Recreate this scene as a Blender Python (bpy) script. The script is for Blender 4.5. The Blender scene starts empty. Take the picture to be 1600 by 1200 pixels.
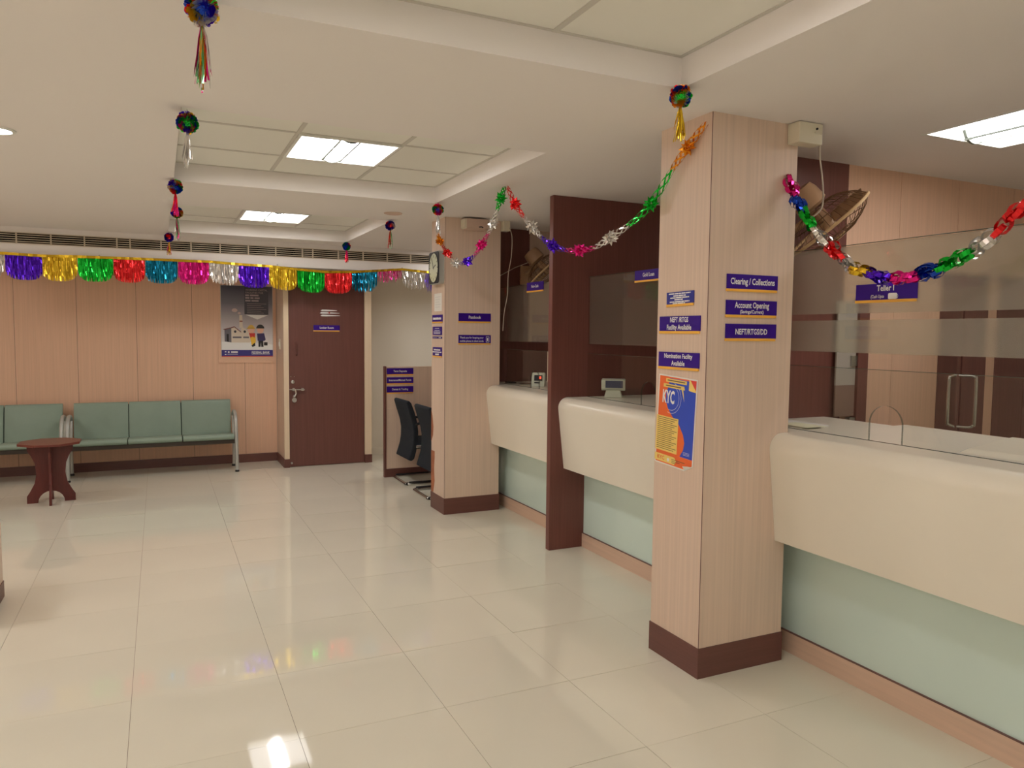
import bpy, bmesh, math, random
from mathutils import Vector, Matrix

# ------------------------------------------------------------------ camera, world, exposure
sc = bpy.context.scene
COL = sc.collection
random.seed(7)
PI = math.pi

cd = bpy.data.cameras.new('camera')
cam = bpy.data.objects.new('camera', cd)
COL.objects.link(cam)
_y, _p, _r = 0.4409, 0.0677, 0.0100
_f = Vector((math.sin(_y) * math.cos(_p), math.cos(_y) * math.cos(_p), -math.sin(_p)))
_rt = Vector((math.cos(_y), -math.sin(_y), 0))
_up = _rt.cross(_f)
R2 = _rt * math.cos(_r) + _up * math.sin(_r)
U2 = _up * math.cos(_r) - _rt * math.sin(_r)
cam.matrix_world = Matrix(((R2.x, U2.x, -_f.x, 0), (R2.y, U2.y, -_f.y, 0), (R2.z, U2.z, -_f.z, 1.58), (0, 0, 0, 1)))
cd.sensor_width = 36.0
cd.lens = 1170.15 / 1600 * 36
cd.clip_start = 0.02
sc.camera = cam

w = bpy.data.worlds.new('world')
sc.world = w
w.use_nodes = True
w.node_tree.nodes['Background'].inputs[0].default_value = (1, 0.9, 0.75, 1)
w.node_tree.nodes['Background'].inputs[1].default_value = 0.05

sc.view_settings.view_transform = 'Standard'
sc.view_settings.look = 'None'
sc.view_settings.gamma = 1.0
sc.view_settings.use_curve_mapping = False
sc.view_settings.exposure = 0.0
LAMP = (1.0, 0.972, 0.968)      # colour of the fluorescent troffers
LAMP_STRENGTH = 13.6
LIGHT_SPREAD = 1.0


# ------------------------------------------------------------------ materials
def s2l(c):
    return tuple((v / 255 / 12.92) if v / 255 <= 0.04045 else ((v / 255 + 0.055) / 1.055) ** 2.4 for v in c)


def mat(name, rgb, rough=0.5, metal=0.0, spec=0.5, emis=None, estr=0.0, coat=0.0, lin=False, var=0.0, vscale=8.0, alpha=None, trans=0.0, bump=0.0, bscale=200.0, aniso=None):
    m = bpy.data.materials.new(name)
    m.use_nodes = True
    nt = m.node_tree
    b = nt.nodes['Principled BSDF']
    c = rgb if lin else s2l(rgb)
    b.inputs['Base Color'].default_value = (*c, 1)
    b.inputs['Roughness'].default_value = rough
    b.inputs['Metallic'].default_value = metal
    b.inputs['Specular IOR Level'].default_value = spec
    b.inputs['Coat Weight'].default_value = coat
    b.inputs['Coat Roughness'].default_value = 0.08
    if trans:
        b.inputs['Transmission Weight'].default_value = trans
    if emis:
        b.inputs['Emission Color'].default_value = (*emis, 1)
        b.inputs['Emission Strength'].default_value = estr
    if var or bump:
        tc = nt.nodes.new('ShaderNodeTexCoord')
        mp = nt.nodes.new('ShaderNodeMapping')
        nz = nt.nodes.new('ShaderNodeTexNoise')
        nt.links.new(tc.outputs['Object'], mp.inputs[0])
        nt.links.new(mp.outputs[0], nz.inputs['Vector'])
        if aniso:
            mp.inputs['Scale'].default_value = aniso
        nz.inputs['Scale'].default_value = vscale
        nz.inputs['Detail'].default_value = 4
        if var:
            mx = nt.nodes.new('ShaderNodeMix')
            mx.data_type = 'RGBA'
            mx.inputs['A'].default_value = (*[v * (1 - var) for v in c], 1)
            mx.inputs['B'].default_value = (*[min(1, v * (1 + var)) for v in c], 1)
            rp = nt.nodes.new('ShaderNodeMapRange')
            rp.inputs['From Min'].default_value = 0.3
            rp.inputs['From Max'].default_value = 0.7
            nt.links.new(nz.outputs['Fac'], rp.inputs['Value'])
            nt.links.new(rp.outputs['Result'], mx.inputs['Factor'])
            nt.links.new(mx.outputs['Result'], b.inputs['Base Color'])
        if bump:
            bp = nt.nodes.new('ShaderNodeBump')
            bp.inputs['Strength'].default_value = bump
            bp.inputs['Distance'].default_value = 0.002
            n2 = nt.nodes.new('ShaderNodeTexNoise')
            n2.inputs['Scale'].default_value = bscale
            nt.links.new(tc.outputs['Object'], n2.inputs['Vector'])
            nt.links.new(n2.outputs['Fac'], bp.inputs['Height'])
            nt.links.new(bp.outputs['Normal'], b.inputs['Normal'])
    return m


def emission(name, rgb, strength):
    m = bpy.data.materials.new(name)
    m.use_nodes = True
    nt = m.node_tree
    nt.nodes.clear()
    o = nt.nodes.new('ShaderNodeOutputMaterial')
    e = nt.nodes.new('ShaderNodeEmission')
    e.inputs[0].default_value = (*rgb, 1)
    e.inputs[1].default_value = strength
    nt.links.new(e.outputs[0], o.inputs[0])
    return m


def clear_glass(name, tint=(0.965, 0.97, 0.955)):
    m = bpy.data.materials.new(name)
    m.use_nodes = True
    nt = m.node_tree
    nt.nodes.clear()
    o = nt.nodes.new('ShaderNodeOutputMaterial')
    t = nt.nodes.new('ShaderNodeBsdfTransparent')
    t.inputs[0].default_value = (*tint, 1)
    g = nt.nodes.new('ShaderNodeBsdfGlossy')
    g.inputs['Roughness'].default_value = 0.02
    fr = nt.nodes.new('ShaderNodeFresnel')
    fr.inputs[0].default_value = 1.5
    mx = nt.nodes.new('ShaderNodeMixShader')
    ge = nt.nodes.new('ShaderNodeNewGeometry')
    iv = nt.nodes.new('ShaderNodeMath')
    iv.operation = 'SUBTRACT'
    iv.inputs[0].default_value = 1.0
    ml = nt.nodes.new('ShaderNodeMath')
    ml.operation = 'MULTIPLY'
    nt.links.new(ge.outputs['Backfacing'], iv.inputs[1])
    nt.links.new(iv.outputs[0], ml.inputs[0])
    nt.links.new(fr.outputs[0], ml.inputs[1])
    nt.links.new(ml.outputs[0], mx.inputs[0])
    nt.links.new(t.outputs[0], mx.inputs[1])
    nt.links.new(g.outputs[0], mx.inputs[2])
    nt.links.new(mx.outputs[0], o.inputs[0])
    return m


def frosted(name, white=0.24, rough=0.22):
    m = bpy.data.materials.new(name)
    m.use_nodes = True
    nt = m.node_tree
    nt.nodes.clear()
    o = nt.nodes.new('ShaderNodeOutputMaterial')
    rf = nt.nodes.new('ShaderNodeBsdfRefraction')
    rf.inputs['Color'].default_value = (0.95, 0.94, 0.91, 1)
    rf.inputs['Roughness'].default_value = rough
    rf.inputs['IOR'].default_value = 1.12
    df = nt.nodes.new('ShaderNodeBsdfDiffuse')
    df.inputs[0].default_value = (0.74, 0.70, 0.63, 1)
    mx = nt.nodes.new('ShaderNodeMixShader')
    mx.inputs[0].default_value = white
    nt.links.new(rf.outputs[0], mx.inputs[1])
    nt.links.new(df.outputs[0], mx.inputs[2])
    nt.links.new(mx.outputs[0], o.inputs[0])
    return m


def foil(name, rgb, rough=0.2):
    return mat(name, rgb, rough, 0.75, 0.6)


M = {}
M['ceiling'] = mat('ceiling_paint', (247, 241, 236), 0.9, spec=0.1)
M['ceil_tile'] = mat('ceiling_tile', (246, 244, 234), 0.9, spec=0.1, bump=0.15, bscale=300)
M['tbar'] = mat('tbar_metal', (214, 209, 198), 0.5)
M['wall'] = mat('cream_paint', (246, 239, 222), 0.75, spec=0.2)
M['beech'] = mat('beech_laminate', (226, 201, 180), 0.42, spec=0.35, var=0.055, vscale=2.2, aniso=(38, 38, 0.55))
M['beech_wall'] = mat('tan_beech_wall', (231, 190, 160), 0.45, spec=0.3, var=0.05, vscale=2.2, aniso=(38, 38, 0.55))
M['beech_light'] = mat('pale_beech_frame', (236, 214, 184), 0.45, var=0.04, vscale=2.2, aniso=(38, 38, 0.55))
M['beech_h'] = mat('beech_plinth', (220, 188, 164), 0.42, var=0.05, vscale=2.0, aniso=(30, 1.0, 30))
M['dark'] = mat('dark_walnut_laminate', (118, 72, 64), 0.38, spec=0.4, var=0.10, vscale=2.5, aniso=(40, 40, 0.7))
M['darkbase'] = mat('dark_walnut_base', (107, 66, 58), 0.38, var=0.10, vscale=2.5, aniso=(1.5, 1.5, 60))
M['door'] = mat('brown_door_laminate', (112, 70, 62), 0.42, var=0.10, vscale=2.4, aniso=(30, 30, 0.8))
M['tile'] = mat('vitrified_floor_tile', (237, 231, 212), 0.045, spec=0.5, var=0.02, vscale=1.5)
M['grout'] = mat('floor_grout', (150, 122, 104), 0.8)
M['solid'] = mat('cream_solid_surface', (240, 232, 214), 0.28, spec=0.45, var=0.015, vscale=3)
M['mint'] = mat('mint_backpainted_glass', (218, 238, 228), 0.06, spec=0.6, var=0.015, vscale=1.2)
M['glass'] = clear_glass('clear_glass')
M['frost'] = frosted('frosted_film')
M['frost_thin'] = frosted('thin_frosted_film', 0.07, 0.15)
M['glass_edge'] = mat('polished_glass_edge', (60, 78, 68), 0.1, spec=0.8)
M['purple'] = mat('purple_sign_face', (54, 12, 138), 0.4, spec=0.3)
M['blue_sign'] = mat('blue_sign_face', (44, 52, 150), 0.35)
M['orange'] = mat('orange_stripe', (252, 190, 74), 0.4)
M['white'] = mat('white_print', (245, 243, 240), 0.5)
M['paper'] = mat('white_paper', (240, 236, 228), 0.7)
M['black'] = mat('black_plastic', (26, 25, 28), 0.5)
M['blackfab'] = mat('black_mesh_fabric', (46, 50, 56), 0.85, spec=0.15, bump=0.3, bscale=900)
M['chrome'] = mat('chrome_tube', (200, 200, 196), 0.22, 1.0)
M['steel'] = mat('brushed_steel', (190, 190, 185), 0.32, 1.0)
M['greymetal'] = mat('grey_powder_coat', (188, 190, 184), 0.35, 0.3)
M['vinyl'] = mat('sage_green_vinyl', (146, 166, 150), 0.42, spec=0.4, var=0.06, vscale=5)
M['seam'] = mat('dark_seam', (34, 52, 44), 0.7)
M['mahog'] = mat('mahogany_veneer', (98, 36, 30), 0.35, var=0.15, vscale=3, aniso=(20, 20, 1.5))
M['mahog_top'] = mat('mahogany_table_top', (112, 52, 42), 0.3, var=0.1, vscale=3, aniso=(3, 30, 3))
M['under'] = mat('dark_underseat_bar', (70, 60, 52), 0.5)
M['cable'] = mat('grey_cable', (196, 184, 168), 0.5)
M['ivory'] = mat('ivory_plastic', (232, 224, 200), 0.4)
M['fan'] = mat('fan_beige_plastic', (186, 148, 112), 0.4)
M['fancage'] = mat('fan_brown_wire', (120, 88, 58), 0.4, 0.3)
M['fanrim'] = mat('fan_cream_rim', (214, 180, 132), 0.4)
M['vent_dark'] = mat('vent_shadow', (22, 19, 18), 0.9, spec=0.0)
M['vent'] = mat('vent_aluminium', (206, 190, 168), 0.5)
M['lens'] = emission('troffer_lamp', LAMP, LAMP_STRENGTH * 0.30)
M['lens_far'] = emission('troffer_lamp_boosted', LAMP, LAMP_STRENGTH * 0.32)  # far lamps set stronger to lift the far end of the hall
M['lens_near'] = emission('troffer_lamp_lowered', LAMP, LAMP_STRENGTH * 0.26)  # near lamps set weaker to even out the brightness
M['lens_dim'] = emission('troffer_lamp_added_dim', LAMP, LAMP_STRENGTH * 0.12)
BASKET = {}
for _k, _v in (('lens', 2.3), ('lens_far', 4.0), ('lens_near', 2.1), ('lens_dim', 0.55)):
    BASKET[_k] = emission('basket_' + _k, LAMP, LAMP_STRENGTH * _v)
M['lampgrey'] = mat('lamp_end_grey', (96, 102, 92), 0.5)
M['troffer'] = mat('troffer_white', (240, 240, 232), 0.5)
M['down'] = emission('downlight_lamp', LAMP, 22.0)
M['redled'] = mat('red_led', (255, 60, 40), 0.4, emis=(1, 0.08, 0.03), estr=1.6)
M['lcd'] = mat('grey_lcd', (92, 98, 110), 0.2)
M['lcd2'] = mat('blue_grey_lcd', (70, 76, 104), 0.2)
M['offwhite'] = mat('offwhite_plastic', (222, 226, 208), 0.4)
M['peel'] = mat('exposed_brown_board', (170, 105, 72), 0.8, var=0.2, vscale=12)
M['leaf'] = mat('dark_leaf', (40, 46, 34), 0.4)
M['soil'] = mat('soil', (50, 38, 30), 0.9)
M['yellowpaper'] = mat('pale_yellow_paper', (240, 236, 204), 0.7)
M['pinkplate'] = mat('pinkish_cover_plate', (214, 186, 168), 0.6)
M['leafgrey'] = mat('grey_frosted_leaf', (178, 170, 158), 0.4)
M['leafbrown'] = mat('brown_grey_leaf', (140, 114, 100), 0.4)
M['string'] = mat('thin_string', (90, 80, 70), 0.7)
F = {
    'purple': foil('purple_foil', (84, 22, 205)), 'gold': foil('gold_foil', (226, 188, 44)), 'green': foil('green_foil', (10, 190, 50)),
    'red': foil('red_foil', (240, 44, 48)), 'teal': foil('teal_foil', (0, 124, 160)), 'pink': foil('pink_foil', (226, 28, 136)),
    'silver': foil('silver_foil', (225, 222, 218), 0.2), 'blue': foil('blue_foil', (24, 70, 190)), 'orange': foil('orange_foil', (236, 150, 30)),
    'paleg': foil('pale_green_foil', (120, 200, 140)),
}


# ------------------------------------------------------------------ mesh helpers
class MB:
    def __init__(s):
        s.v = []
        s.f = []

    def add(s, vs, fs):
        n = len(s.v)
        s.v += [tuple(v) for v in vs]
        s.f += [tuple(i + n for i in f) for f in fs]
        return s

    def box(s, x0, x1, y0, y1, z0, z1, T=None):
        vs = [Vector((x, y, z)) for z in (z0, z1) for y in (y0, y1) for x in (x0, x1)]
        if T:
            vs = [T @ v for v in vs]
        return s.add(vs, [(0, 2, 3, 1), (4, 5, 7, 6), (0, 1, 5, 4), (2, 6, 7, 3), (0, 4, 6, 2), (1, 3, 7, 5)])

    def prism(s, pts, d0, d1, fn):
        """outline pts (a, b) extruded between d0 and d1; fn(a, b, d) gives the point"""
        n = len(pts)
        vs = [fn(a, b, d0) for a, b in pts] + [fn(a, b, d1) for a, b in pts]
        fs = [tuple(range(n))[::-1], tuple(range(n, 2 * n))] + [(i, (i + 1) % n, n + (i + 1) % n, n + i) for i in range(n)]
        return s.add(vs, fs)

    def tube(s, path, r, n=8, closed=False, cap=True):
        P = [Vector(p) for p in path]
        m = len(P)
        rs = r if isinstance(r, (list, tuple)) else [r] * m
        rings = []
        prev = None
        for i, p in enumerate(P):
            if closed:
                t = (P[(i + 1) % m] - P[i - 1])
            else:
                t = P[min(i + 1, m - 1)] - P[max(i - 1, 0)]
            t.normalize()
            if prev is None:
                a = Vector((0, 0, 1)) if abs(t.z) < 0.9 else Vector((1, 0, 0))
                u = t.cross(a).normalized()
            else:
                u = (prev - t * prev.dot(t)).normalized()
            prev = u
            v = t.cross(u)
            rings.append([p + (u * math.cos(2 * PI * k / n) + v * math.sin(2 * PI * k / n)) * rs[i] for k in range(n)])
        vs = [q for rg in rings for q in rg]
        fs = []
        for i in range(m if closed else m - 1):
            j = (i + 1) % m
            for k in range(n):
                fs.append((i * n + k, i * n + (k + 1) % n, j * n + (k + 1) % n, j * n + k))
        if not closed and cap:
            fs += [tuple(range(n))[::-1], tuple(range((m - 1) * n, m * n))]
        return s.add(vs, fs)

    def lathe(s, prof, n=24, T=None):
        """prof (r, h) about local z"""
        vs = []
        for r, h in prof:
            for k in range(n):
                v = Vector((r * math.cos(2 * PI * k / n), r * math.sin(2 * PI * k / n), h))
                vs.append(T @ v if T else v)
        m = len(prof)
        fs = [(i * n + k, i * n + (k + 1) % n, (i + 1) * n + (k + 1) % n, (i + 1) * n + k) for i in range(m - 1) for k in range(n)]
        fs += [tuple(range(n))[::-1], tuple(range((m - 1) * n, m * n))]
        return s.add(vs, fs)

    def strip(s, path, width_vecs):
        """thin ribbon along path with a half-width vector for each point"""
        vs = []
        for p, wv in zip(path, width_vecs):
            vs += [Vector(p) - wv, Vector(p) + wv]
        return s.add(vs, [(2 * i, 2 * i + 1, 2 * i + 3, 2 * i + 2) for i in range(len(path) - 1)])

    def build(s, name, m, parent=None, local=False, smooth=False, bevel=0.0, seg=2):
        me = bpy.data.meshes.new(name)
        vs = [Vector(v) for v in s.v]
        off = Vector((0, 0, 0))
        if parent is None:
            xs = [v.x for v in vs]
            ys = [v.y for v in vs]
            zs = [v.z for v in vs]
            off = Vector(((min(xs) + max(xs)) / 2, (min(ys) + max(ys)) / 2, min(zs)))
        elif not local:
            off = wloc(parent)
        me.from_pydata([v - off for v in vs], [], s.f)
        bm = bmesh.new()
        bm.from_mesh(me)
        if len(bm.faces) < 20000:
            bmesh.ops.recalc_face_normals(bm, faces=bm.faces)
        if bevel:
            bmesh.ops.bevel(bm, geom=list(bm.edges), offset=bevel, segments=seg, profile=0.6, affect='EDGES')
        if smooth:
            for f in bm.faces:
                f.smooth = True
            for e in bm.edges:
                if len(e.link_faces) == 2 and e.calc_face_angle(0) > 0.7:
                    e.smooth = False
        bm.to_mesh(me)
        bm.free()
        o = bpy.data.objects.new(name, me)
        me.materials.append(m)
        COL.objects.link(o)
        if parent is None:
            o.location = off
        else:
            o.parent = parent
        return o


def wloc(o):
    p = Vector(o.location)
    while o.parent:
        o = o.parent
        p = p + Vector(o.location)
    return p


def box(x0, x1, y0, y1, z0, z1):
    return MB().box(x0, x1, y0, y1, z0, z1)


def tag(o, label, cat, group=None):
    o['label'] = label
    o['category'] = cat
    if group:
        o['group'] = group
    return o


def thing(name, label, cat, loc, group=None):
    o = bpy.data.objects.new(name, None)
    o.empty_display_size = 0.1
    COL.objects.link(o)
    o.location = loc
    return tag(o, label, cat, group)


def struct(o, label=None):
    o['kind'] = 'structure'
    if label:
        o['label'] = label
    return o


def stuff(o):
    o['kind'] = 'stuff'
    return o


def copy_part(o, parent, loc=None):
    c = o.copy()
    COL.objects.link(c)
    c.parent = parent
    if loc is not None:
        c.location = loc
    return c


def arc(cx, cy, r, a0, a1, n):
    return [(cx + r * math.cos(a0 + (a1 - a0) * i / n), cy + r * math.sin(a0 + (a1 - a0) * i / n)) for i in range(n + 1)]


def spline(pts, per=6):
    P = [Vector(p) for p in pts]
    out = []
    for i in range(len(P) - 1):
        p0, p1, p2, p3 = P[max(i - 1, 0)], P[i], P[i + 1], P[min(i + 2, len(P) - 1)]
        for k in range(per):
            t = k / per
            out.append(0.5 * ((2 * p1) + (p2 - p0) * t + (2 * p0 - 5 * p1 + 4 * p2 - p3) * t * t + (3 * p1 - p0 - 3 * p2 + p3) * t ** 3))
    out.append(P[-1])
    return out


def text_mesh(txt, size, width=None, bold=0.0):
    """flat lettering: vertices and faces centred on the origin in the xy plane"""
    cu = bpy.data.curves.new('t', 'FONT')
    cu.body = txt
    cu.size = size
    cu.align_x = 'CENTER'
    cu.align_y = 'CENTER'
    cu.resolution_u = 2
    cu.offset = bold * size
    ob = bpy.data.objects.new('t', cu)
    COL.objects.link(ob)
    bpy.context.view_layer.update()
    me = bpy.data.meshes.new_from_object(ob.evaluated_get(bpy.context.evaluated_depsgraph_get()))
    bpy.data.objects.remove(ob)
    vs = [Vector(v.co) for v in me.vertices]
    fs = [tuple(p.vertices) for p in me.polygons]
    if vs:
        x0 = min(v.x for v in vs)
        x1 = max(v.x for v in vs)
        k = (width / (x1 - x0)) if width else 1
        vs = [Vector(((v.x - (x0 + x1) / 2) * k, v.y, 0)) for v in vs]
    bpy.data.meshes.remove(me)
    return vs, fs


def face_matrix(facing):
    """local x = reading direction, y = up, z = out of the wall"""
    if facing == '-y':
        r, n = Vector((1, 0, 0)), Vector((0, -1, 0))
    elif facing == '-x':
        r, n = Vector((0, -1, 0)), Vector((-1, 0, 0))
    elif facing == '+x':
        r, n = Vector((0, 1, 0)), Vector((1, 0, 0))
    u = Vector((0, 0, 1))
    return Matrix(((r.x, u.x, n.x), (r.y, u.y, n.y), (r.z, u.z, n.z)))


def wall_thing(name, label, cat, loc, facing, group=None, roll=0.0):
    o = thing(name, label, cat, loc, group)
    o.rotation_euler = (face_matrix(facing) @ Matrix.Rotation(roll, 3, 'Z')).to_euler()
    return o


def sign(label, loc, facing, wd, ht, lines, roll=0.0, group='purple notice plates', face='purple', stripe=True, name='sign_plate'):
    """lines: (text, size, y offset, width or None)"""
    t = wall_thing(name, label, 'sign', loc, facing, group, roll)
    sh = 0.012 if stripe else 0.0
    MB().box(-wd / 2, wd / 2, -ht / 2 + sh, ht / 2, 0.0005, 0.005).build('plate', M[face], t, local=True)
    if stripe:
        MB().box(-wd / 2 - 0.002, wd / 2 - 0.004, -ht / 2, -ht / 2 + sh, 0.0005, 0.006).build('stripe', M['orange'], t, local=True)
    mb = MB()
    for tx, sz, yo, wt in lines:
        vs, fs = text_mesh(tx, sz, wt, 0.022)
        mb.add([v + Vector((0, yo + sh / 2, 0.0058)) for v in vs], fs)
    if lines:
        mb.build('lettering', M['white'], t, local=True)
    return t


def last_sign():
    return max((o.name for o in bpy.data.objects if o.name.startswith('sign_plate.')), default='sign_plate')


def print_bars(t, bars, m='white', z=0.0055):
    """print too small to read: rows of uneven white dashes (width, height, y, x offset)"""
    mb = MB()
    r = random.Random(len(bars))
    for wd, ht, y, xo in bars:
        x = xo - wd / 2
        while x < xo + wd / 2 - 0.004:
            L = min(r.uniform(0.018, 0.05), xo + wd / 2 - x)
            mb.box(x, x + L - 0.003, y - ht / 2, y + ht / 2 * r.uniform(0.7, 1.0), z, z + 0.0005)
            x += L
    return stuff(mb.build('print_lines', M[m], t, local=True))


# ------------------------------------------------------------------ the shell
CZ = 2.558            # flat ceiling
RZ = 2.675            # recessed coffer ceiling
XL, XR, YB, YF = -3.70, 6.30, -3.10, 9.45
GX0, GY0, TS = -0.135, 2.886, 0.60

floor = struct(box(XL - 0.1, XR + 0.1, YB - 0.1, YF + 0.15, -0.12, -0.003).build('floor', M['grout']), 'glossy cream vitrified tile floor')
tm = MB().box(-TS / 2 + 0.0008, TS / 2 - 0.0008, -TS / 2 + 0.0008, TS / 2 - 0.0008, -0.009, 0).build('floor_tile', M['tile'], floor, local=True)
first = True
fo = wloc(floor)
for i in range(-6, 5):
    for j in range(-10, 11):
        p = Vector((GX0 + (i + 0.5) * TS, GY0 + (j + 0.5) * TS, 0)) - fo
        o = tm if first else copy_part(tm, floor)
        first = False
        o.location = p
        o.rotation_euler = (random.uniform(-1, 1) * 0.0016, random.uniform(-1, 1) * 0.0016, 0)
office = box(2.868, XR, YB, YF, -0.006, 0.0).build('office_floor', M['tile'], floor)

# ceiling with three visible coffers and unseen ones added for their light
COFFERS = [(0.11, 1.90, 0.68, 2.48), (0.11, 1.92, 3.67, 5.47), (0.11, 1.88, 6.50, 8.30), (0.11, 1.90, -2.30, -0.50),
           (-3.10, -1.30, 0.68, 2.48), (-3.10, -1.30, -2.30, -0.50), (-3.30, -1.50, 3.67, 5.47), (-3.50, -1.70, 6.30, 8.10)]
FLUSH = [(3.355, 3.955, 1.905, 2.505), (3.05, 3.65, 7.80, 8.40), (4.4, 5.0, 3.7, 4.3), (4.4, 5.0, 5.3, 5.9)]  # all but the teller light are added, hidden, to brighten recess and bays
holes = COFFERS + FLUSH
xs = sorted({XL, XR} | {h[0] for h in holes} | {h[1] for h in holes})
ys = sorted({YB, YF} | {h[2] for h in holes} | {h[3] for h in holes})
mb = MB()
for a, b in zip(xs, xs[1:]):
    for c, d in zip(ys, ys[1:]):
        mx, my = (a + b) / 2, (c + d) / 2
        if any(h[0] < mx < h[1] and h[2] < my < h[3] for h in holes):
            continue
        mb.add([(a, c, CZ), (b, c, CZ), (b, d, CZ), (a, d, CZ)], [(0, 1, 2, 3)])
for h in COFFERS:      # risers
    x0, x1, y0, y1 = h
    for p, q in (((x0, y0), (x1, y0)), ((x1, y0), (x1, y1)), ((x1, y1), (x0, y1)), ((x0, y1), (x0, y0))):
        mb.add([(p[0], p[1], CZ), (q[0], q[1], CZ), (q[0], q[1], RZ + 0.03), (p[0], p[1], RZ + 0.03)], [(0, 1, 2, 3)])
mb.box(XL, XR, YB, YF, 2.80, 2.90)
ceiling = struct(mb.build('ceiling', M['ceiling']), 'flat cream plaster ceiling with recessed tiled coffers')


def troffer(x0, x1, y0, y1, z, label, flush=False, lamp='lens'):
    """recessed fluorescent light: frame, two bright lamp pans and a curved basket down the middle (running along y)"""
    t = thing('ceiling_light', label, 'ceiling light', ((x0 + x1) / 2, (y0 + y1) / 2, z - 0.01), 'recessed square ceiling lights')
    e = 0.018
    mb = MB()
    mb.box(x0, x0 + e, y0, y1, z - 0.008, z + 0.06).box(x1 - e, x1, y0, y1, z - 0.008, z + 0.06)
    mb.box(x0 + e, x1 - e, y0, y0 + e, z - 0.008, z + 0.06).box(x0 + e, x1 - e, y1 - e, y1, z - 0.008, z + 0.06)
    mb.build('frame', M['troffer'], t)
    xm = (x0 + x1) / 2
    if flush:
        xm = x0 + 0.36
    for a, b in ((x0 + e, xm - 0.075), (xm + 0.075, x1 - e)):
        box(a, b, y0 + e, y1 - e, z + 0.045, z + 0.052).build('lamp_pan', M[lamp], t)
    pr = arc(xm, z + 0.082, 0.078, PI + 0.35, 2 * PI - 0.35, 8)
    mb = MB()
    n = len(pr)
    mb.add([(a, y0 + e, b) for a, b in pr] + [(a, y1 - e, b) for a, b in pr], [(i, i + 1, n + i + 1, n + i) for i in range(n - 1)])
    mb.build('lamp_basket', BASKET[lamp], t, smooth=True)
    for yy in (y0 + e, y1 - e - 0.014):
        mb = MB().prism([(xm - 0.085, z + 0.0565)] + [(a, b - 0.020) for a, b in pr] + [(xm + 0.085, z + 0.0565)], yy, yy + 0.014, lambda a, b, d: (a, d, b))
        mb.build('basket_end', M['lampgrey'], t)
    for xx in (xm - 0.060, xm + 0.050):
        box(xx, xx + 0.010, y0 + e, y1 - e, z - 0.003, z + 0.006).build('basket_rib', M['lampgrey'], t)
    return t


LT = ['recessed square ceiling light in the coffer nearest the camera, above the frame',
      'large square ceiling light in the middle coffer, before the near column',
      'smaller far square ceiling light in the coffer before the air vent',
      'added square ceiling light behind the camera', 'added square ceiling light over the left of the hall, second row',
      'added square ceiling light at the far rear left of the hall', 'added square ceiling light left of the middle coffer', 'added square ceiling light left of the far coffer']
YL = [(1.22, 1.84), (4.345, 4.955), (7.26, 7.90), (-1.7, -1.1), (1.22, 1.84), (-1.7, -1.1), (4.27, 4.87), (6.9, 7.5)]
for k, h in enumerate(COFFERS):
    x0, x1, y0, y1 = h
    xa = x0 + 0.615
    xb = xa + 0.60
    ya, yb = YL[k]
    gx = [x0, xa, xb, x1]
    gy = [y0, ya, yb, y1]
    if ya - y0 > 0.61:
        gy = [y0, ya - 0.6, ya, yb, y1]
    for a, b in zip(gx, gx[1:]):
        for c, d in zip(gy, gy[1:]):
            if a == xa and c == ya:
                continue
            e = 0.011
            box(a + e, b - e, c + e, d - e, RZ + 0.004, RZ + 0.018).build('ceiling_tile', M['ceil_tile'], ceiling)
    mb = MB()
    for a in gx[1:-1]:
        mb.box(a - 0.012, a + 0.012, y0, y1, RZ, RZ + 0.008)
    for c in gy[1:-1]:
        mb.box(x0, x1, c - 0.012, c + 0.012, RZ + 0.0003, RZ + 0.008)
    for a in (x0 + 0.008, x1 - 0.008):
        mb.box(a - 0.008, a + 0.008, y0, y1, RZ, RZ + 0.008)
    for c in (y0 + 0.008, y1 - 0.008):
        mb.box(x0, x1, c - 0.008, c + 0.008, RZ + 0.0003, RZ + 0.008)
    mb.build('tile_grid', M['tbar'], ceiling)
    troffer(xa + 0.004, xb - 0.004, ya + 0.004, yb - 0.004, RZ, LT[k], lamp='lens_far' if ya > 4 else 'lens_near')
LF = ['bright square light set flush in the ceiling above the teller counter', 'added flush square ceiling light over the desk beyond the farther column',
      'added flush square ceiling light over the middle counter bay', 'added flush square ceiling light over the far counter bay']
for k, h in enumerate(FLUSH):
    troffer(*h, CZ + 0.006, LF[k], True, lamp='lens' if k < 2 else 'lens_dim')

for k, (dx, dy) in enumerate(((-0.705, 4.50), (-0.705, 1.5), (-0.705, -1.5))):  # the last two are added out of view for extra light
    t = thing('downlight', ['small round recessed downlight at the left edge, level with the middle coffer', 'added small round downlight left of the near coffer', 'added small round downlight behind the camera'][k], 'ceiling light', (dx, dy, CZ - 0.004), 'round recessed downlights')
    MB().lathe([(0.068, CZ - 0.001), (0.085, CZ - 0.001), (0.085, CZ - 0.006), (0.068, CZ - 0.009), (0.068, CZ - 0.001)], 32, Matrix.Translation((dx, dy, 0))).build('trim_ring', M['troffer'], t, smooth=True)
    MB().lathe([(0.067, CZ - 0.002), (0.067, CZ - 0.004)], 32, Matrix.Translation((dx, dy, 0))).build('lamp', M['down'], t)

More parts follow.
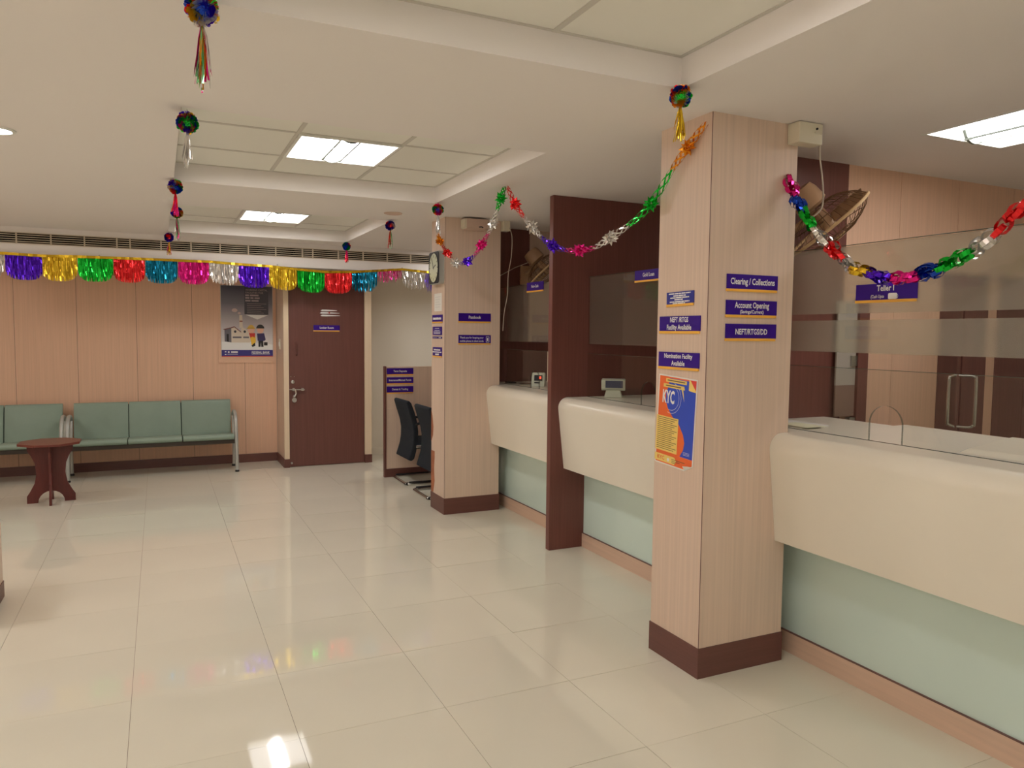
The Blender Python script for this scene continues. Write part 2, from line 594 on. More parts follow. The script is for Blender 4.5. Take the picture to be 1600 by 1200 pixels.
M['tube'] = emission('added_tube_lamp', (1.0, 0.972, 0.968), 32.0)
FILL_TUBES = [('x', -0.8), ('x', 0.9), ('x', 2.6), ('x', 4.2), ('y', -1.6), ('y', 0.6), ('y', 2.2)]  # tubes added out of view to brighten the ceiling and upright faces
for k, (ax, v) in enumerate(FILL_TUBES):
    if ax == 'x':
        p = Vector((XL, v, 2.15))
        T = lambda a, d, z: (p.x + d, p.y + a, p.z + z)
    else:
        p = Vector((v, YB, 2.15))
        T = lambda a, d, z: (p.x + a, p.y + d, p.z + z)
    t = thing('added_tube_light', ['first', 'second', 'third', 'fourth', 'left', 'middle', 'right'][k] + ' added wall tube light on the ' + ('left wall' if ax == 'x' else 'wall behind the camera') + ' of the hall', 'tube light', p, 'added wall tube lights')
    MB().prism([(0.001, 0.03), (0.03, 0.03), (0.03, -0.03), (0.001, -0.03)], -0.62, 0.62, lambda a, b, d: T(d, a, b)).build('batten', M['troffer'], t)
    MB().tube([T(-0.59, 0.062, 0), T(0.59, 0.062, 0)], 0.014, 12).build('lamp', M['tube'], t, smooth=True)
    for e in (-0.60, 0.60):
        MB().prism([(0.03, 0.022), (0.08, 0.018), (0.08, -0.018), (0.03, -0.022)], e - 0.012, e + 0.012, lambda a, b, d: T(d, a, b)).build('lamp_holder', M['troffer'], t)

tag(MB().lathe([(0.075, CZ - 0.0005), (0.075, CZ - 0.006), (0.06, CZ - 0.010), (0.01, CZ - 0.010)], 32, Matrix.Translation((1.77, 6.08, 0))).build('ceiling_cover_plate', M['pinkplate'], smooth=True),
    'faint pinkish round cover plate on the ceiling before the far column', 'cover plate')

# walls
wf = struct(box(XL, XR, YF, YF + 0.12, 0, CZ).build('wall_far', M['wall']), 'far wall')
lines_x = [XL, -3.11, -2.534, -1.957, -1.380, -0.803, -0.221, 0.355, 0.926, 1.292]
for a, b in zip(lines_x, lines_x[1:]):
    box(a + 0.0018, b - 0.0018, YF - 0.014, YF - 0.001, 0.10, 2.29).build('wall_panel', M['beech_wall'], wf)
box(XL, 1.292, YF - 0.012, YF - 0.002, 0.10, 2.285).build('panel_backing', M['door'], wf)
struct(box(XL, 1.296, YF - 0.030, YF - 0.001, 0, 0.100).build('baseboard_far', M['darkbase']), 'dark brown baseboard behind the benches')
struct(box(2.31, XR, YF - 0.016, YF - 0.001, 0, 0.085).build('baseboard_recess', M['wall']), 'cream skirting of the recess right of the door')
struct(box(XL - 0.12, XL, YB, YF, 0, CZ).build('wall_left', M['beech']), 'left wall')
struct(box(XL, XR, YB - 0.12, YB, 0, CZ).build('wall_back', M['wall']), 'wall behind the camera')
struct(box(XR, XR + 0.12, YB, YF, 0, CZ).build('wall_right', M['wall']), 'rear wall of the counter bays')
struct(box(XL, 4.2, 8.65, YF, 2.29, CZ).build('wall_bulkhead', M['ceiling']), 'cream ceiling bulkhead above the door and benches')

# the door set forward between two pale jambs
dw = struct(MB().box(1.296, 1.345, 8.885, YF, 0, 2.29).box(2.232, 2.31, 8.885, YF, 0, 2.29).build('wall_doorway', M['beech']), 'short returns either side of the door')
box(1.292, 1.348, 8.868, 8.888, 0.10, 2.29).build('jamb', M['beech_light'], dw)
box(2.230, 2.312, 8.868, 8.888, 0.10, 2.29).build('jamb', M['beech_light'], dw)
for a, b in ((1.288, 1.348), (2.230, 2.316)):
    box(a, b, 8.862, 8.888, 0, 0.10).build('jamb_base', M['darkbase'], dw)
box(1.284, 1.2955, 8.888, YF - 0.03, 0, 0.10).build('return_base', M['darkbase'], dw)
box(1.349, 2.229, 8.895, 8.93, 2.12, 2.29).build('transom', M['door'], dw)
dr = struct(box(1.350, 2.228, 8.888, 8.925, 0.006, 2.115).build('door_1', M['door']), 'dark brown laminate locker room door')


def dpart(mb, name, m, smooth=False):
    return mb.build(name, m, dr, smooth=smooth)


RX = Matrix.Rotation(PI / 2, 4, 'X')
dpart(MB().lathe([(0.020, -0.001), (0.020, 0.010), (0.012, 0.014)], 20, Matrix.Translation((1.394, 8.887, 0.993)) @ RX), 'cylinder_lock', M['steel'], True)
h = dpart(MB().tube([(1.352, 8.862, 0.908), (1.522, 8.862, 0.902)], 0.0075), 'sliding_bolt', M['chrome'], True)
for x in (1.40, 1.50):
    MB().box(x - 0.012, x + 0.012, 8.856, 8.888, 0.89, 0.922).build('bolt_bracket', M['steel'], h)
MB().tube([(1.42, 8.857, 0.905), (1.424, 8.852, 0.86), (1.404, 8.852, 0.82)], 0.012).build('hasp', M['chrome'], h)
pl = dpart(MB().lathe([(0.026, -0.012), (0.028, 0), (0.026, 0.012)], 18, Matrix.Translation((1.404, 8.855, 0.785)) @ RX), 'padlock', M['steel'], True)
MB().tube([(1.392, 8.855, 0.80), (1.394, 8.855, 0.84), (1.414, 8.855, 0.84), (1.416, 8.855, 0.80)], 0.004).build('shackle', M['chrome'], pl)
dpart(MB().tube([(1.437, 8.890, 1.30), (1.437, 8.868, 1.315), (1.439, 8.864, 1.375), (1.437, 8.868, 1.435), (1.437, 8.890, 1.45)], 0.009), 'pull_handle', M['darkbase'], True)
for x in (1.372, 1.410):
    dpart(MB().lathe([(0.005, 0), (0.005, 0.006)], 10, Matrix.Translation((x, 8.888, 1.055)) @ RX), 'screw', M['chrome'])
dpart(MB().lathe([(0.012, -0.001), (0.012, 0.02)], 12, Matrix.Translation((1.372, 8.888, 0.05)) @ RX), 'floor_bolt', M['steel'])
em = MB()
for k, (zz, xa, xb) in enumerate(((1.825, 1.715, 1.905), (1.795, 1.705, 1.935), (1.765, 1.712, 1.940))):
    em.prism([(xa, zz - 0.004), (xa + 0.02, zz - 0.010), (xa + 0.07, zz - 0.010), (xb, zz - 0.003), (xb, zz + 0.002), (xa + 0.07, zz + 0.009), (xa + 0.02, zz + 0.009)], 8.886, 8.882, lambda a, b, d: (a, d, b))
dpart(em, 'swoosh_emblem', M['white'])
MB().prism([(1.80, 1.796), (1.815, 1.789), (1.828, 1.796), (1.815, 1.803)], 8.882, 8.8805, lambda a, b, d: (a, d, b)).build('emblem_dot', F['red'], dr)

t = thing('light_switch', 'white light switch plate on the return beside the door', 'switch', (1.296, 9.17, 1.425))
box(1.286, 1.2955, 9.135, 9.205, 1.365, 1.485).build('plate', M['ivory'], t, bevel=0.003)
box(1.281, 1.286, 9.15, 9.19, 1.40, 1.45).build('rocker', M['white'], t, bevel=0.0015)

# air vent on the bulkhead: three lengths of linear grille
for k, (a, b) in enumerate(((-2.08, -0.362), (-0.243, 1.472), (1.586, 3.30))):
    t = thing('air_vent', ['linear air grille on the bulkhead at the left, above the green benches', 'linear air grille in the middle of the bulkhead, above the poster', 'linear air grille at the right of the bulkhead, above the brown door'][k], 'vent', ((a + b) / 2, 8.65, 2.40), 'linear air grilles')
    be = b + (0.118 if k < 2 else 0.0)
    box(a, be, 8.6455, 8.6495, 2.405, 2.497).build('backing', M['vent_dark'], t)
    MB().box(a, be, 8.640, 8.6497, 2.497, 2.505).box(a, be, 8.640, 8.6497, 2.397, 2.405).build('frame', M['vent'], t)
    for q in range(4):
        z = 2.418 + q * 0.0215
        MB().box(a, be, 8.633, 8.6435, z - 0.0034, z + 0.0034).build('slat', M['vent'], t)
    for q in range(7):
        x = a + (b - a) * q / 6
        MB().box(x - 0.006, x + 0.006, 8.631, 8.6495, 2.405, 2.497).build('divider', M['vent'], t)

# ------------------------------------------------------------------ columns, partitions
def column(x0, x1, y0, y1, label):
    t = thing('column', label, 'column', ((x0 + x1) / 2, (y0 + y1) / 2, 0), 'beech laminate columns')
    box(x0, x1, y0, y1, 0.14, CZ).build('shaft', M['beech'], t)
    b = 0.005
    box(x0 - b, x1 + b, y0 - b, y1 + b, 0, 0.142).build('base', M['darkbase'], t)
    e = 0.0012
    MB().box(x0 - e, x0 + e, y0 - e, y0 + e, 0.142, CZ - 0.002).build('corner_joint', M['door'], t)
    return t


c1 = column(2.214, 2.718, 2.659, 3.028, 'beech laminate column nearest the camera, with the poster and notice plates')
c2 = column(2.215, 2.731, 6.050, 6.390, 'farther beech laminate column beside the black chairs, with a wall clock')
# laminate peeled off the far edge of the left face
MB().prism([(6.392, 0.145), (6.335, 0.145), (6.30, 0.25), (6.315, 0.36), (6.30, 0.47), (6.30, 0.52), (6.392, 0.52)], 2.2149, 2.2135, lambda a, b, d: (d, a, b)).build('peeled_patch', M['peel'], c2)
MB().prism([(6.392, 0.60), (6.345, 0.66), (6.335, 0.74), (6.36, 0.83), (6.392, 0.88)], 2.2149, 2.2135, lambda a, b, d: (d, a, b)).build('peeled_patch', M['peel'], c2)

fin = tag(box(2.545, 3.59, 4.735, 4.79, 0, CZ).build('partition_panel', M['dark'], bevel=0.004), 'tall dark brown partition panel standing between the two farther counters', 'partition', 'dark partition panels')
wb1 = struct(box(2.722, 3.578, 3.11, 3.16, 0, CZ).build('wall_bay_1', M['dark']), 'dark partition wall behind the near column')
wb1b = struct(box(3.578, XR, 3.13, 3.16, 0, CZ).build('wall_bay_2', M['beech']), 'beech panelled wall of the teller bay')
for a, b in ((3.579, 4.02), (4.02, 4.55), (4.55, 5.1), (5.1, 5.7), (5.7, 6.3)):
    box(a + 0.0015, b - 0.0015, 3.112, 3.130, 1.99, CZ).build('wall_panel', M['beech_wall'], wb1b)
for a, b in ((3.579, 4.00), (4.00, 4.42), (4.89, 4.985)):
    box(a + 0.0015, b - 0.0015, 3.112, 3.130, 0, 1.989).build('wall_panel', M['beech_wall'], wb1b)
box(4.42, 4.64, 3.108, 3.13, 0, 1.985).build('dark_door_panel', M['dark'], wb1b)
box(4.655, 4.89, 3.108, 3.13, 0, 1.985).build('dark_door_panel', M['dark'], wb1b)
box(4.64, 4.655, 3.118, 3.13, 0, 1.985).build('door_gap', M['mahog'], wb1b)
box(4.985, 5.3, 3.108, 3.13, 0, 1.985).build('dark_door_panel', M['dark'], wb1b)
box(5.305, 5.9, 3.108, 3.13, 0, 1.985).build('dark_door_panel', M['dark'], wb1b)
wb3 = struct(box(2.735, 3.215, 6.45, 6.50, 0, CZ).build('wall_bay_3', M['dark']), 'dark partition wall behind the farther column')
box(3.2155, 3.9, 6.452, 6.4595, 0, 1.50).build('dado_panel', M['dark'], wb3)
struct(box(3.215, XR, 6.46, 6.50, 0, CZ).build('wall_bay_4', M['beech']), 'beech panelled wall of the far counter bay')
struct(box(3.59, XR, 4.745, 4.785, 0, CZ).build('wall_bay_5', M['beech']), 'beech panelled wall between the farther bays')

# low partition with the three plates
lp = thing('desk_screen', 'low beech desk screen carrying three purple plates, behind the black chairs', 'partition', (2.9, 7.90, 0))
box(2.215, 3.7, 7.88, 7.925, 0.092, 1.205).build('panel', M['beech'], lp)
box(2.196, 2.2148, 7.872, 7.93, 0, 1.21).build('edge_post', M['door'], lp)
box(2.215, 3.7, 7.872, 7.93, 0, 0.092).build('base', M['darkbase'], lp)
MB().box(2.2155, 3.7, 7.879, 7.8801, 0.752, 0.755).build('joint', M['beech_light'], lp)

# ------------------------------------------------------------------ counters
def counter(y0, y1, label, ye=None):
    t = thing('service_counter', label, 'counter', (2.9, (y0 + y1) / 2, 0), 'cream service counters')
    r = 0.075
    ct = 1.12
    # cross-section (x, z): sloping front with a rounded top edge
    cx, cz = 2.605 + r, ct - r
    prof = [(2.657, 0.60)] + arc(cx, cz, r, PI + 0.12, PI / 2, 12) + [(3.55, ct), (3.55, ct - 0.05), (2.83, ct - 0.05), (2.83, 0.60)]
    MB().prism(prof, y0, y1, lambda a, b, d: (a, d, b)).build('worktop', M['solid'], t, smooth=True)
    if ye:
        box(2.735, 3.45, y1 + 0.0005, ye, ct - 0.05, ct).build('worktop_return', M['solid'], t)
        y1 = ye
    box(2.833, 2.845, y0, y1, 0.105, 0.60).build('glass_front', M['mint'], t)
    box(2.8455, 2.90, y0, y1, 0, 1.06).build('carcass', M['wall'], t)
    box(2.820, 2.845, y0, y1, 0, 0.103).build('plinth', M['beech_h'], t)
    MB().box(2.8195, 2.834, y0, y1, 0.1025, 0.1055).build('plinth_bead', M['door'], t)
    return t


counter(-2.6, 2.658, 'long cream counter nearest the camera, right of the near column', 3.108)
counter(3.162, 4.734, 'middle cream counter between the near column and the dark partition')
counter(4.791, 6.048, 'far cream counter between the dark partition and the farther column', 6.448)

GXP = 2.850


def screen(y0, y1, arches, label, film='frost', bands=((1.507, 1.655), (1.685, 1.990))):
    t = thing('glass_screen', label, 'glass screen', (GXP, (y0 + y1) / 2, 1.12), 'counter glass screens')
    g = 0.0045
    box(GXP - g, GXP + g, y0, y1, 1.505, 1.992).build('upper_pane', M['glass'], t)
    for a, b in bands:
        box(GXP + g + 0.0005, GXP + g + 0.0025, y0 + 0.001, y1 - 0.001, a, b).build('frosted_film', M[film], t)
    MB().box(GXP - g, GXP + g, y0, y1, 1.9925, 1.995).build('pane_edge', M['glass_edge'], t)
    # lower pane with arched openings
    zt, zb = 1.435, 1.1215
    fn = lambda a, b, d: (d, a, b)
    outline = [(y0, zb)]
    bars = MB()
    for (yc, hw, hh) in sorted(arches):
        path = [(yc - hw, zb)] + arc(yc, zb + hh - hw, hw, PI, 0, 16) + [(yc + hw, zb)]
        outline += path
        bars.add([(GXP + sx * (g + 0.0006), p[0], p[1]) for p in path for sx in (-1, 1)], [(2 * i, 2 * i + 1, 2 * i + 3, 2 * i + 2) for i in range(len(path) - 1)])
    outline += [(y1, zb), (y1, zt), (y0, zt)]
    MB().prism(outline, GXP - g, GXP + g, fn).build('lower_pane', M['glass'], t)
    bars.build('arch_edge', M['glass_edge'], t)
    MB().box(GXP - g, GXP + g, y0, y1, zt, zt + 0.002).build('pane_edge', M['glass_edge'], t)
    MB().box(GXP - g - 0.001, GXP + g + 0.001, y0, y1, 1.1202, 1.1215).build('bottom_bead', M['glass_edge'], t)
    return t


screen(-1.5, 3.10, [(2.232, 0.082, 0.160), (0.6, 0.08, 0.165)], 'frosted glass screen of the teller counter nearest the camera')
screen(3.17, 4.733, [(3.975, 0.080, 0.155)], 'frosted glass screen over the middle counter', 'frost_thin', ((1.507, 1.990),))
t = screen(4.792, 6.44, [(5.585, 0.076, 0.150)], 'frosted glass screen over the far counter', 'frost_thin', ((1.507, 1.990),))
box(GXP - 0.007, GXP + 0.007, 5.352, 5.358, 1.19, 1.435).build('pane_joint', M['ivory'], t)

# ------------------------------------------------------------------ notice plates
W3 = 0.302
YC1 = 2.659
sign('purple Clearing / Collections plate, topmost on the near column', (2.467, YC1, 1.818), '-y', W3, 0.078, [('Clearing / Collections', 0.040, 0, 0.262)])
sign('purple Account Opening plate, second of three on the near column', (2.466, YC1, 1.701), '-y', W3, 0.078, [('Account Opening', 0.038, 0.010, 0.205), ('(Savings/Current)', 0.022, -0.019, 0.14)])
sign('purple NEFT/RTGS/DD plate, lowest of three on the near column', (2.467, YC1, 1.594), '-y', W3, 0.078, [('NEFT/RTGS/DD', 0.036, -0.004, 0.19)])
XC = 2.214
t = sign('small blue plate with tiny print above the NEFT plate, near column', (XC, 2.852, 1.748), '-x', 0.20, 0.068, [], face='blue_sign', roll=0.02)
print_bars(t, [(0.165, 0.006, 0.026, 0), (0.095, 0.006, 0.016, 0), (0.142, 0.006, 0.007, 0), (0.068, 0.006, -0.002, -0.005), (0.150, 0.006, -0.012, 0), (0.095, 0.006, -0.020, -0.005)])
sign('purple NEFT / RTGS Facility Available plate on the near column', (XC, 2.853, 1.627), '-x', W3, 0.082, [('NEFT /RTGS', 0.033, 0.017, 0.135), ('Facility Available', 0.033, -0.018, 0.182)])
sign('purple Nomination Facility Available plate, just above the orange poster', (XC, 2.854, 1.457), '-x', W3, 0.082, [('Nomination Facility', 0.030, 0.016, 0.21), ('Available', 0.032, -0.018, 0.10)])
YC2 = 6.05
sign('purple Passbook plate, upper of two on the farther column', (2.490, YC2, 1.708), '-y', W3, 0.082, [('Passbook', 0.036, 0, 0.115)])
t = sign('purple plate about mobile phones with a phone symbol, below the Passbook plate', (2.490, YC2, 1.520), '-y', W3, 0.082, [])
mb = MB()
for tx, z in (('Thank you for keeping your', 0.018), ('mobile phone in silent mode', -0.012)):
    vs, fs = text_mesh(tx, 0.024, 0.222, 0.012)
    mb.add([v + Vector((-0.028, z, 0.0058)) for v in vs], fs)
mb.build('lettering', M['white'], t, local=True)
mb = MB()
for a, b, c, d in ((0.108, 0.134, 0.026, 0.029), (0.108, 0.134, -0.022, -0.019), (0.106, 0.109, -0.022, 0.029), (0.133, 0.136, -0.022, 0.029), (0.116, 0.126, -0.010, 0.016)):
    mb.box(a, b, c, d, 0.0052, 0.0060)
mb.build('phone_symbol', M['white'], t, local=True)
XC2 = 2.215
sign('small purple plate just below the white paper on the farther column', (XC2, 6.232, 1.698), '-x', 0.26, 0.072, [])
print_bars(bpy.data.objects[last_sign()], [(0.215, 0.020, 0.004, 0)])
t = sign('small purple plate with four lines of print on the farther column', (XC2, 6.232, 1.594), '-x', 0.235, 0.072, [], stripe=False)
print_bars(t, [(0.11, 0.005, 0.022, 0), (0.14, 0.006, 0.004, 0), (0.18, 0.006, -0.009, 0), (0.17, 0.006, -0.021, 0)])
sign('narrow purple strip with white print on the farther column', (XC2, 6.232, 1.535), '-x', 0.235, 0.016, [], stripe=False)
print_bars(bpy.data.objects[last_sign()], [(0.06, 0.007, 0, 0.075), (0.10, 0.002, 0, -0.05)])
sign('purple plate in two lines, lowest on the left face of the farther column', (XC2, 6.230, 1.407), '-x', 0.232, 0.088, [])
print_bars(bpy.data.objects[last_sign()], [(0.17, 0.014, 0.022, 0), (0.23, 0.010, 0.002, 0), (0.10, 0.015, -0.018, 0)])
for k, (z, tx, lb, wt) in enumerate(((1.150, 'Term Deposits', 'Term Deposits', 0.15), (1.052, 'Insurance/Mutual Funds', 'Insurance / Mutual Funds', 0.25), (0.953, 'Demat & Trading', 'Demat & Trading', 0.18))):
    sign('purple %s plate, %s of three on the low desk screen' % (lb, ('top', 'middle', 'bottom')[k]), (2.370, 7.879, z), '-y', 0.298, 0.078, [(tx, 0.030, 0, wt)])
sign('purple Locker Room plate on the brown door', (1.785, 8.887, 1.615), '-y', 0.305, 0.072, [('Locker Room', 0.034, 0, 0.16)])
GF = GXP - 0.0048
sign('purple Teller I plate on the frosted glass of the nearest counter', (GF, 2.255, 1.770), '-x', W3, 0.082, [('Teller I', 0.036, 0.014, 0.085)])
t = bpy.data.objects['sign_plate.%03d' % (len([o for o in bpy.data.objects if o.name.startswith('sign_plate')]) - 1)]
pts = []
for cxx, cyy, a0 in ((0.052, -0.008, 0), (0.022, -0.008, PI / 2), (0.022, -0.022, PI), (0.052, -0.022, 3 * PI / 2)):
    pts += arc(cxx, cyy, 0.006, a0, a0 + PI / 2, 4)
vs, fs = text_mesh('(Cash Upto                )', 0.020, 0.135, 0.015)
stuff(MB().add([v + Vector((-0.004, -0.015, 0.0058)) for v in vs], fs).build('small_lettering', M['white'], t, local=True))
MB().prism(pts, 0.0052, 0.0068, lambda a, b, d: (a, b, d)).build('blank_sticker', M['white'], t, local=True)
sign('purple Gold Loan plate on the glass of the middle counter', (GF, 3.992, 1.957), '-x', W3, 0.076, [('Gold Loan', 0.034, 0, 0.125)])
sign('purple plate with short white lettering on the glass of the far counter', (GF, 5.592, 1.966), '-x', W3, 0.082, [('Non-Cash', 0.034, 0, 0.13)])

t = wall_thing('paper_notice', 'plain white sheet of paper below the clock on the farther column', 'paper', (XC2, 6.222, 1.843), '-x')
MB().box(-0.095, 0.095, -0.077, 0.077, 0.0005, 0.0015).build('sheet', M['paper'], t, local=True)
mb = MB()
for k in range(5):
    mb.box(-0.07, 0.07 - 0.02 * (k % 3), 0.045 - k * 0.022, 0.047 - k * 0.022, 0.0015, 0.0019)
mb.build('faint_print', M['greymetal'], t, local=True)

# ------------------------------------------------------------------ KYC poster (left face of near column)
PW, PH = 0.290, 0.435
kp = wall_thing('kyc_poster', 'orange and blue KYC poster with a curled corner on the near column', 'poster', (XC, 2.866, 1.166), '-x', roll=-0.052)
COLS = {'p_orange': (246, 112, 52), 'p_blue': (52, 82, 200), 'p_yellow': (248, 216, 120), 'p_red': (232, 70, 60), 'p_dark': (120, 96, 60)}
for k, v in COLS.items():
    M[k] = mat('print_' + k[2:], v, 0.45)


def flat(parent, name, m, pts, z, th=0.0004):
    return MB().prism(pts, z, z + th, lambda a, b, d: (a, b, d)).build(name, m, parent, local=True)


def U(x, y):       # poster fractions (0..1 from top left) to local metres
    return ((x - 0.5) * PW, (0.5 - y) * PH)


def poly(*fr):
    return [U(a, b) for a, b in fr]


flat(kp, 'sheet', M['paper'], poly((0, 0), (1, 0), (1, 0.93), (0.80, 1.0), (0, 1)), 0.001, 0.0008)
flat(kp, 'orange_ground', M['p_orange'], poly((0.025, 0.015), (0.975, 0.015), (0.975, 0.925), (0.79, 0.985), (0.025, 0.985)), 0.0019)
blue = [(0.30, 0.03), (0.975, 0.03), (0.975, 0.86), (0.66, 0.86)]
blue += [(0.74, 0.78), (0.76, 0.70), (0.72, 0.62), (0.60, 0.52), (0.42, 0.45), (0.29, 0.37), (0.22, 0.29), (0.22, 0.20), (0.27, 0.12)]
flat(kp, 'blue_field', M['p_blue'], poly(*blue), 0.0024)
flat(kp, 'yellow_banner', M['p_yellow'], poly((0.20, 0.035), (0.74, 0.035), (0.74, 0.075), (0.20, 0.075)), 0.0029)
flat(kp, 'yellow_banner', M['p_yellow'], poly((0.14, 0.095), (0.68, 0.095), (0.70, 0.135), (0.14, 0.135)), 0.0029)
flat(kp, 'speech_point', M['p_yellow'], poly((0.62, 0.135), (0.66, 0.135), (0.70, 0.26)), 0.0029)
flat(kp, 'yellow_corner', M['p_yellow'], poly((0.80, 0.015), (0.975, 0.015), (0.975, 0.14), (0.80, 0.13)), 0.0029)
flat(kp, 'red_corner', M['p_red'], poly((0.83, 0.015), (0.975, 0.015), (0.975, 0.12)), 0.0034)
flat(kp, 'yellow_text_box', M['p_yellow'], poly((0.0, 0.46), (0.58, 0.46), (0.58, 0.85), (0.0, 0.85)), 0.0029)
flat(kp, 'yellow_footer', M['p_yellow'], poly((0.0, 0.89), (0.53, 0.89), (0.58, 0.93), (0.53, 0.972), (0.0, 0.972)), 0.0029)
mb = MB()
for k in range(17):
    y = 0.475 + k * 0.0217
    a, b = U(0.035, y)
    c, d = U(0.55 - 0.06 * ((k * 7) % 3), y + 0.0065)
    mb.box(a, c, d, b, 0.0033, 0.0036)
for k in range(3):
    a, b = U(0.46, 0.915 + k * 0.018)
    c, d = U(0.80 - 0.12 * k, 0.921 + k * 0.018)
    mb.box(a, c, d, b, 0.0033, 0.0036)
for y0_, x0_, x1_ in ((0.048, 0.24, 0.70), (0.109, 0.20, 0.60)):
    a, b = U(x0_, y0_)
    c, d = U(x1_, y0_ + 0.012)
    mb.box(a, c, d, b, 0.0033, 0.0036)
mb.build('fine_print', M['p_dark'], kp, local=True)
mb = MB()
for k in range(3):
    a, b = U(0.74, 0.80 + k * 0.014)
    c, d = U(0.90, 0.803 + k * 0.014)
    mb.box(a, c, d, b, 0.0028, 0.0031)
for r in (0.075, 0.060):
    o = U(0.36, 0.245)
    arcp = arc(o[0], o[1], r, -1.9, 1.3, 16)
    arci = arc(o[0], o[1], r - 0.0016, 1.3, -1.9, 16)
    n = 17
    mb.add([(p[0], p[1], 0.003) for p in arcp] + [(p[0], p[1], 0.003) for p in arci[::-1]], [(i, i + 1, n + i + 1, n + i) for i in range(n - 1)])
stuff(mb.build('thin_lines', M['white'], kp, local=True))
vs, fs = text_mesh('KYC', 0.084, 0.092, 0.035)
o = U(0.29, 0.245)
MB().add([v + Vector((o[0], o[1], 0.0036)) for v in vs], fs).build('title_lettering', M['white'], kp, local=True)
vs, fs = text_mesh('KYC', 0.028, 0.055, 0.02)
o = U(0.17, 0.932)
MB().add([v + Vector((o[0], o[1], 0.0036)) for v in vs], fs).build('footer_lettering', M['p_orange'], kp, local=True)
o = U(0.37, 0.935)
MB().prism(arc(o[0], o[1], 0.009, 0, 2 * PI, 18)[:-1], 0.0033, 0.0037, lambda a, b, d: (a, b, d)).build('seal', M['paper'], kp, local=True)
# curled corner
A, B, Cc = U(1, 0.93), U(0.80, 1.0), U(0.80, 0.945)
MB().add([(A[0], A[1], 0.002), (B[0], B[1], 0.002), (Cc[0], Cc[1], 0.016), ((A[0] + Cc[0]) / 2, (A[1] + Cc[1]) / 2 + 0.002, 0.014)], [(0, 1, 2, 3)]).build('curled_corner', M['paper'], kp, local=True)

# ------------------------------------------------------------------ bank poster on the far wall
bp = wall_thing('bank_poster', 'framed grey bank poster with a cartoon factory and two figures beside the door', 'poster', (0.957, YF - 0.015, 1.688), '-y')
BW, BH = 0.578, 0.835
MB().box(-BW / 2 - 0.035, BW / 2 + 0.02, -BH / 2 - 0.075, BH / 2 + 0.055, 0.0003, 0.010).build('backing_board', M['beech_wall'], bp, local=True)
gm = bpy.data.materials.new('poster_sky')
gm.use_nodes = True
nt = gm.node_tree
b = nt.nodes['Principled BSDF']
b.inputs['Roughness'].default_value = 0.3
tc = nt.nodes.new('ShaderNodeTexCoord')
sx = nt.nodes.new('ShaderNodeSeparateXYZ')
mr = nt.nodes.new('ShaderNodeMapRange')
mr.inputs['From Min'].default_value = -BH / 2
mr.inputs['From Max'].default_value = BH / 2
cr = nt.nodes.new('ShaderNodeValToRGB')
cr.color_ramp.elements[0].position = 0.1
cr.color_ramp.elements[0].color = (*s2l((235, 232, 228)), 1)
cr.color_ramp.elements[1].position = 0.95
cr.color_ramp.elements[1].color = (*s2l((76, 74, 84)), 1)
e_ = cr.color_ramp.elements.new(0.45)
e_.color = (*s2l((196, 188, 192)), 1)
e_ = cr.color_ramp.elements.new(0.75)
e_.color = (*s2l((112, 106, 116)), 1)
nt.links.new(tc.outputs['Object'], sx.inputs[0])
nt.links.new(sx.outputs['Y'], mr.inputs['Value'])
nt.links.new(mr.outputs['Result'], cr.inputs[0])
nt.links.new(cr.outputs[0], b.inputs['Base Color'])
MB().box(-BW / 2, BW / 2, -BH / 2, BH / 2, 0.010, 0.014).build('print_sheet', gm, bp, local=True)
PC = {'pgrey': (168, 150, 150), 'navy': (52, 46, 130), 'dk': (66, 64, 72), 'cream': (226, 214, 196), 'grey': (110, 108, 116), 'skin': (236, 186, 160), 'hat': (238, 196, 90), 'redp': (216, 60, 50), 'yel': (244, 196, 60), 'suit': (58, 48, 96), 'blk': (28, 26, 30), 'roof': (130, 80, 76), 'brick': (150, 84, 66), 'snow': (240, 240, 238), 'pink': (206, 180, 176)}
for k, v in PC.items():
    M['q_' + k] = mat('poster_' + k, v, 0.4)


def Q(x, y):
    return ((x - 0.5) * BW, (0.5 - y) * BH)


def qpoly(name, col, z, *fr):
    return flat(bp, name, M['q_' + col], [Q(a, b) for a, b in fr], 0.0142 + z * 0.0006)


def qell(name, col, z, x, y, rx, ry, a0=0, a1=2 * PI):
    n = 18
    full = abs(a1 - a0 - 2 * PI) < 1e-6
    pts = [(x + rx * math.cos(a0 + (a1 - a0) * i / n), y - ry * math.sin(a0 + (a1 - a0) * i / n)) for i in range(n + (0 if full else 1))]
    return qpoly(name, col, z, *pts)


qpoly('navy_band', 'navy', 1, (0, 0.905), (1, 0.905), (1, 0.99), (0, 0.99))
qpoly('red_rule', 'redp', 1, (0, 0.99), (1, 0.99), (1, 1.0), (0, 1.0))
qpoly('dark_text_panel', 'dk', 1, (0.45, 0.0), (0.92, 0.0), (0.92, 0.40), (0.45, 0.40))
qpoly('panel_point', 'snow', 1, (0.47, 0.405), (0.92, 0.405), (0.70, 0.47))
qpoly('snow_ground', 'snow', 1, (0, 0.79), (0.55, 0.79), (1, 0.83), (1, 0.905), (0, 0.905))
qpoly('factory_side', 'grey', 2, (0.06, 0.615), (0.19, 0.60), (0.19, 0.80), (0.06, 0.785))
qpoly('factory_front', 'cream', 2, (0.19, 0.59), (0.25, 0.575), (0.38, 0.655), (0.38, 0.60), (0.42, 0.585), (0.55, 0.655), (0.55, 0.80), (0.19, 0.80))
qpoly('factory_roof', 'roof', 3, (0.03, 0.615), (0.19, 0.585), (0.25, 0.57), (0.38, 0.645), (0.38, 0.66), (0.25, 0.585), (0.19, 0.60), (0.06, 0.622))
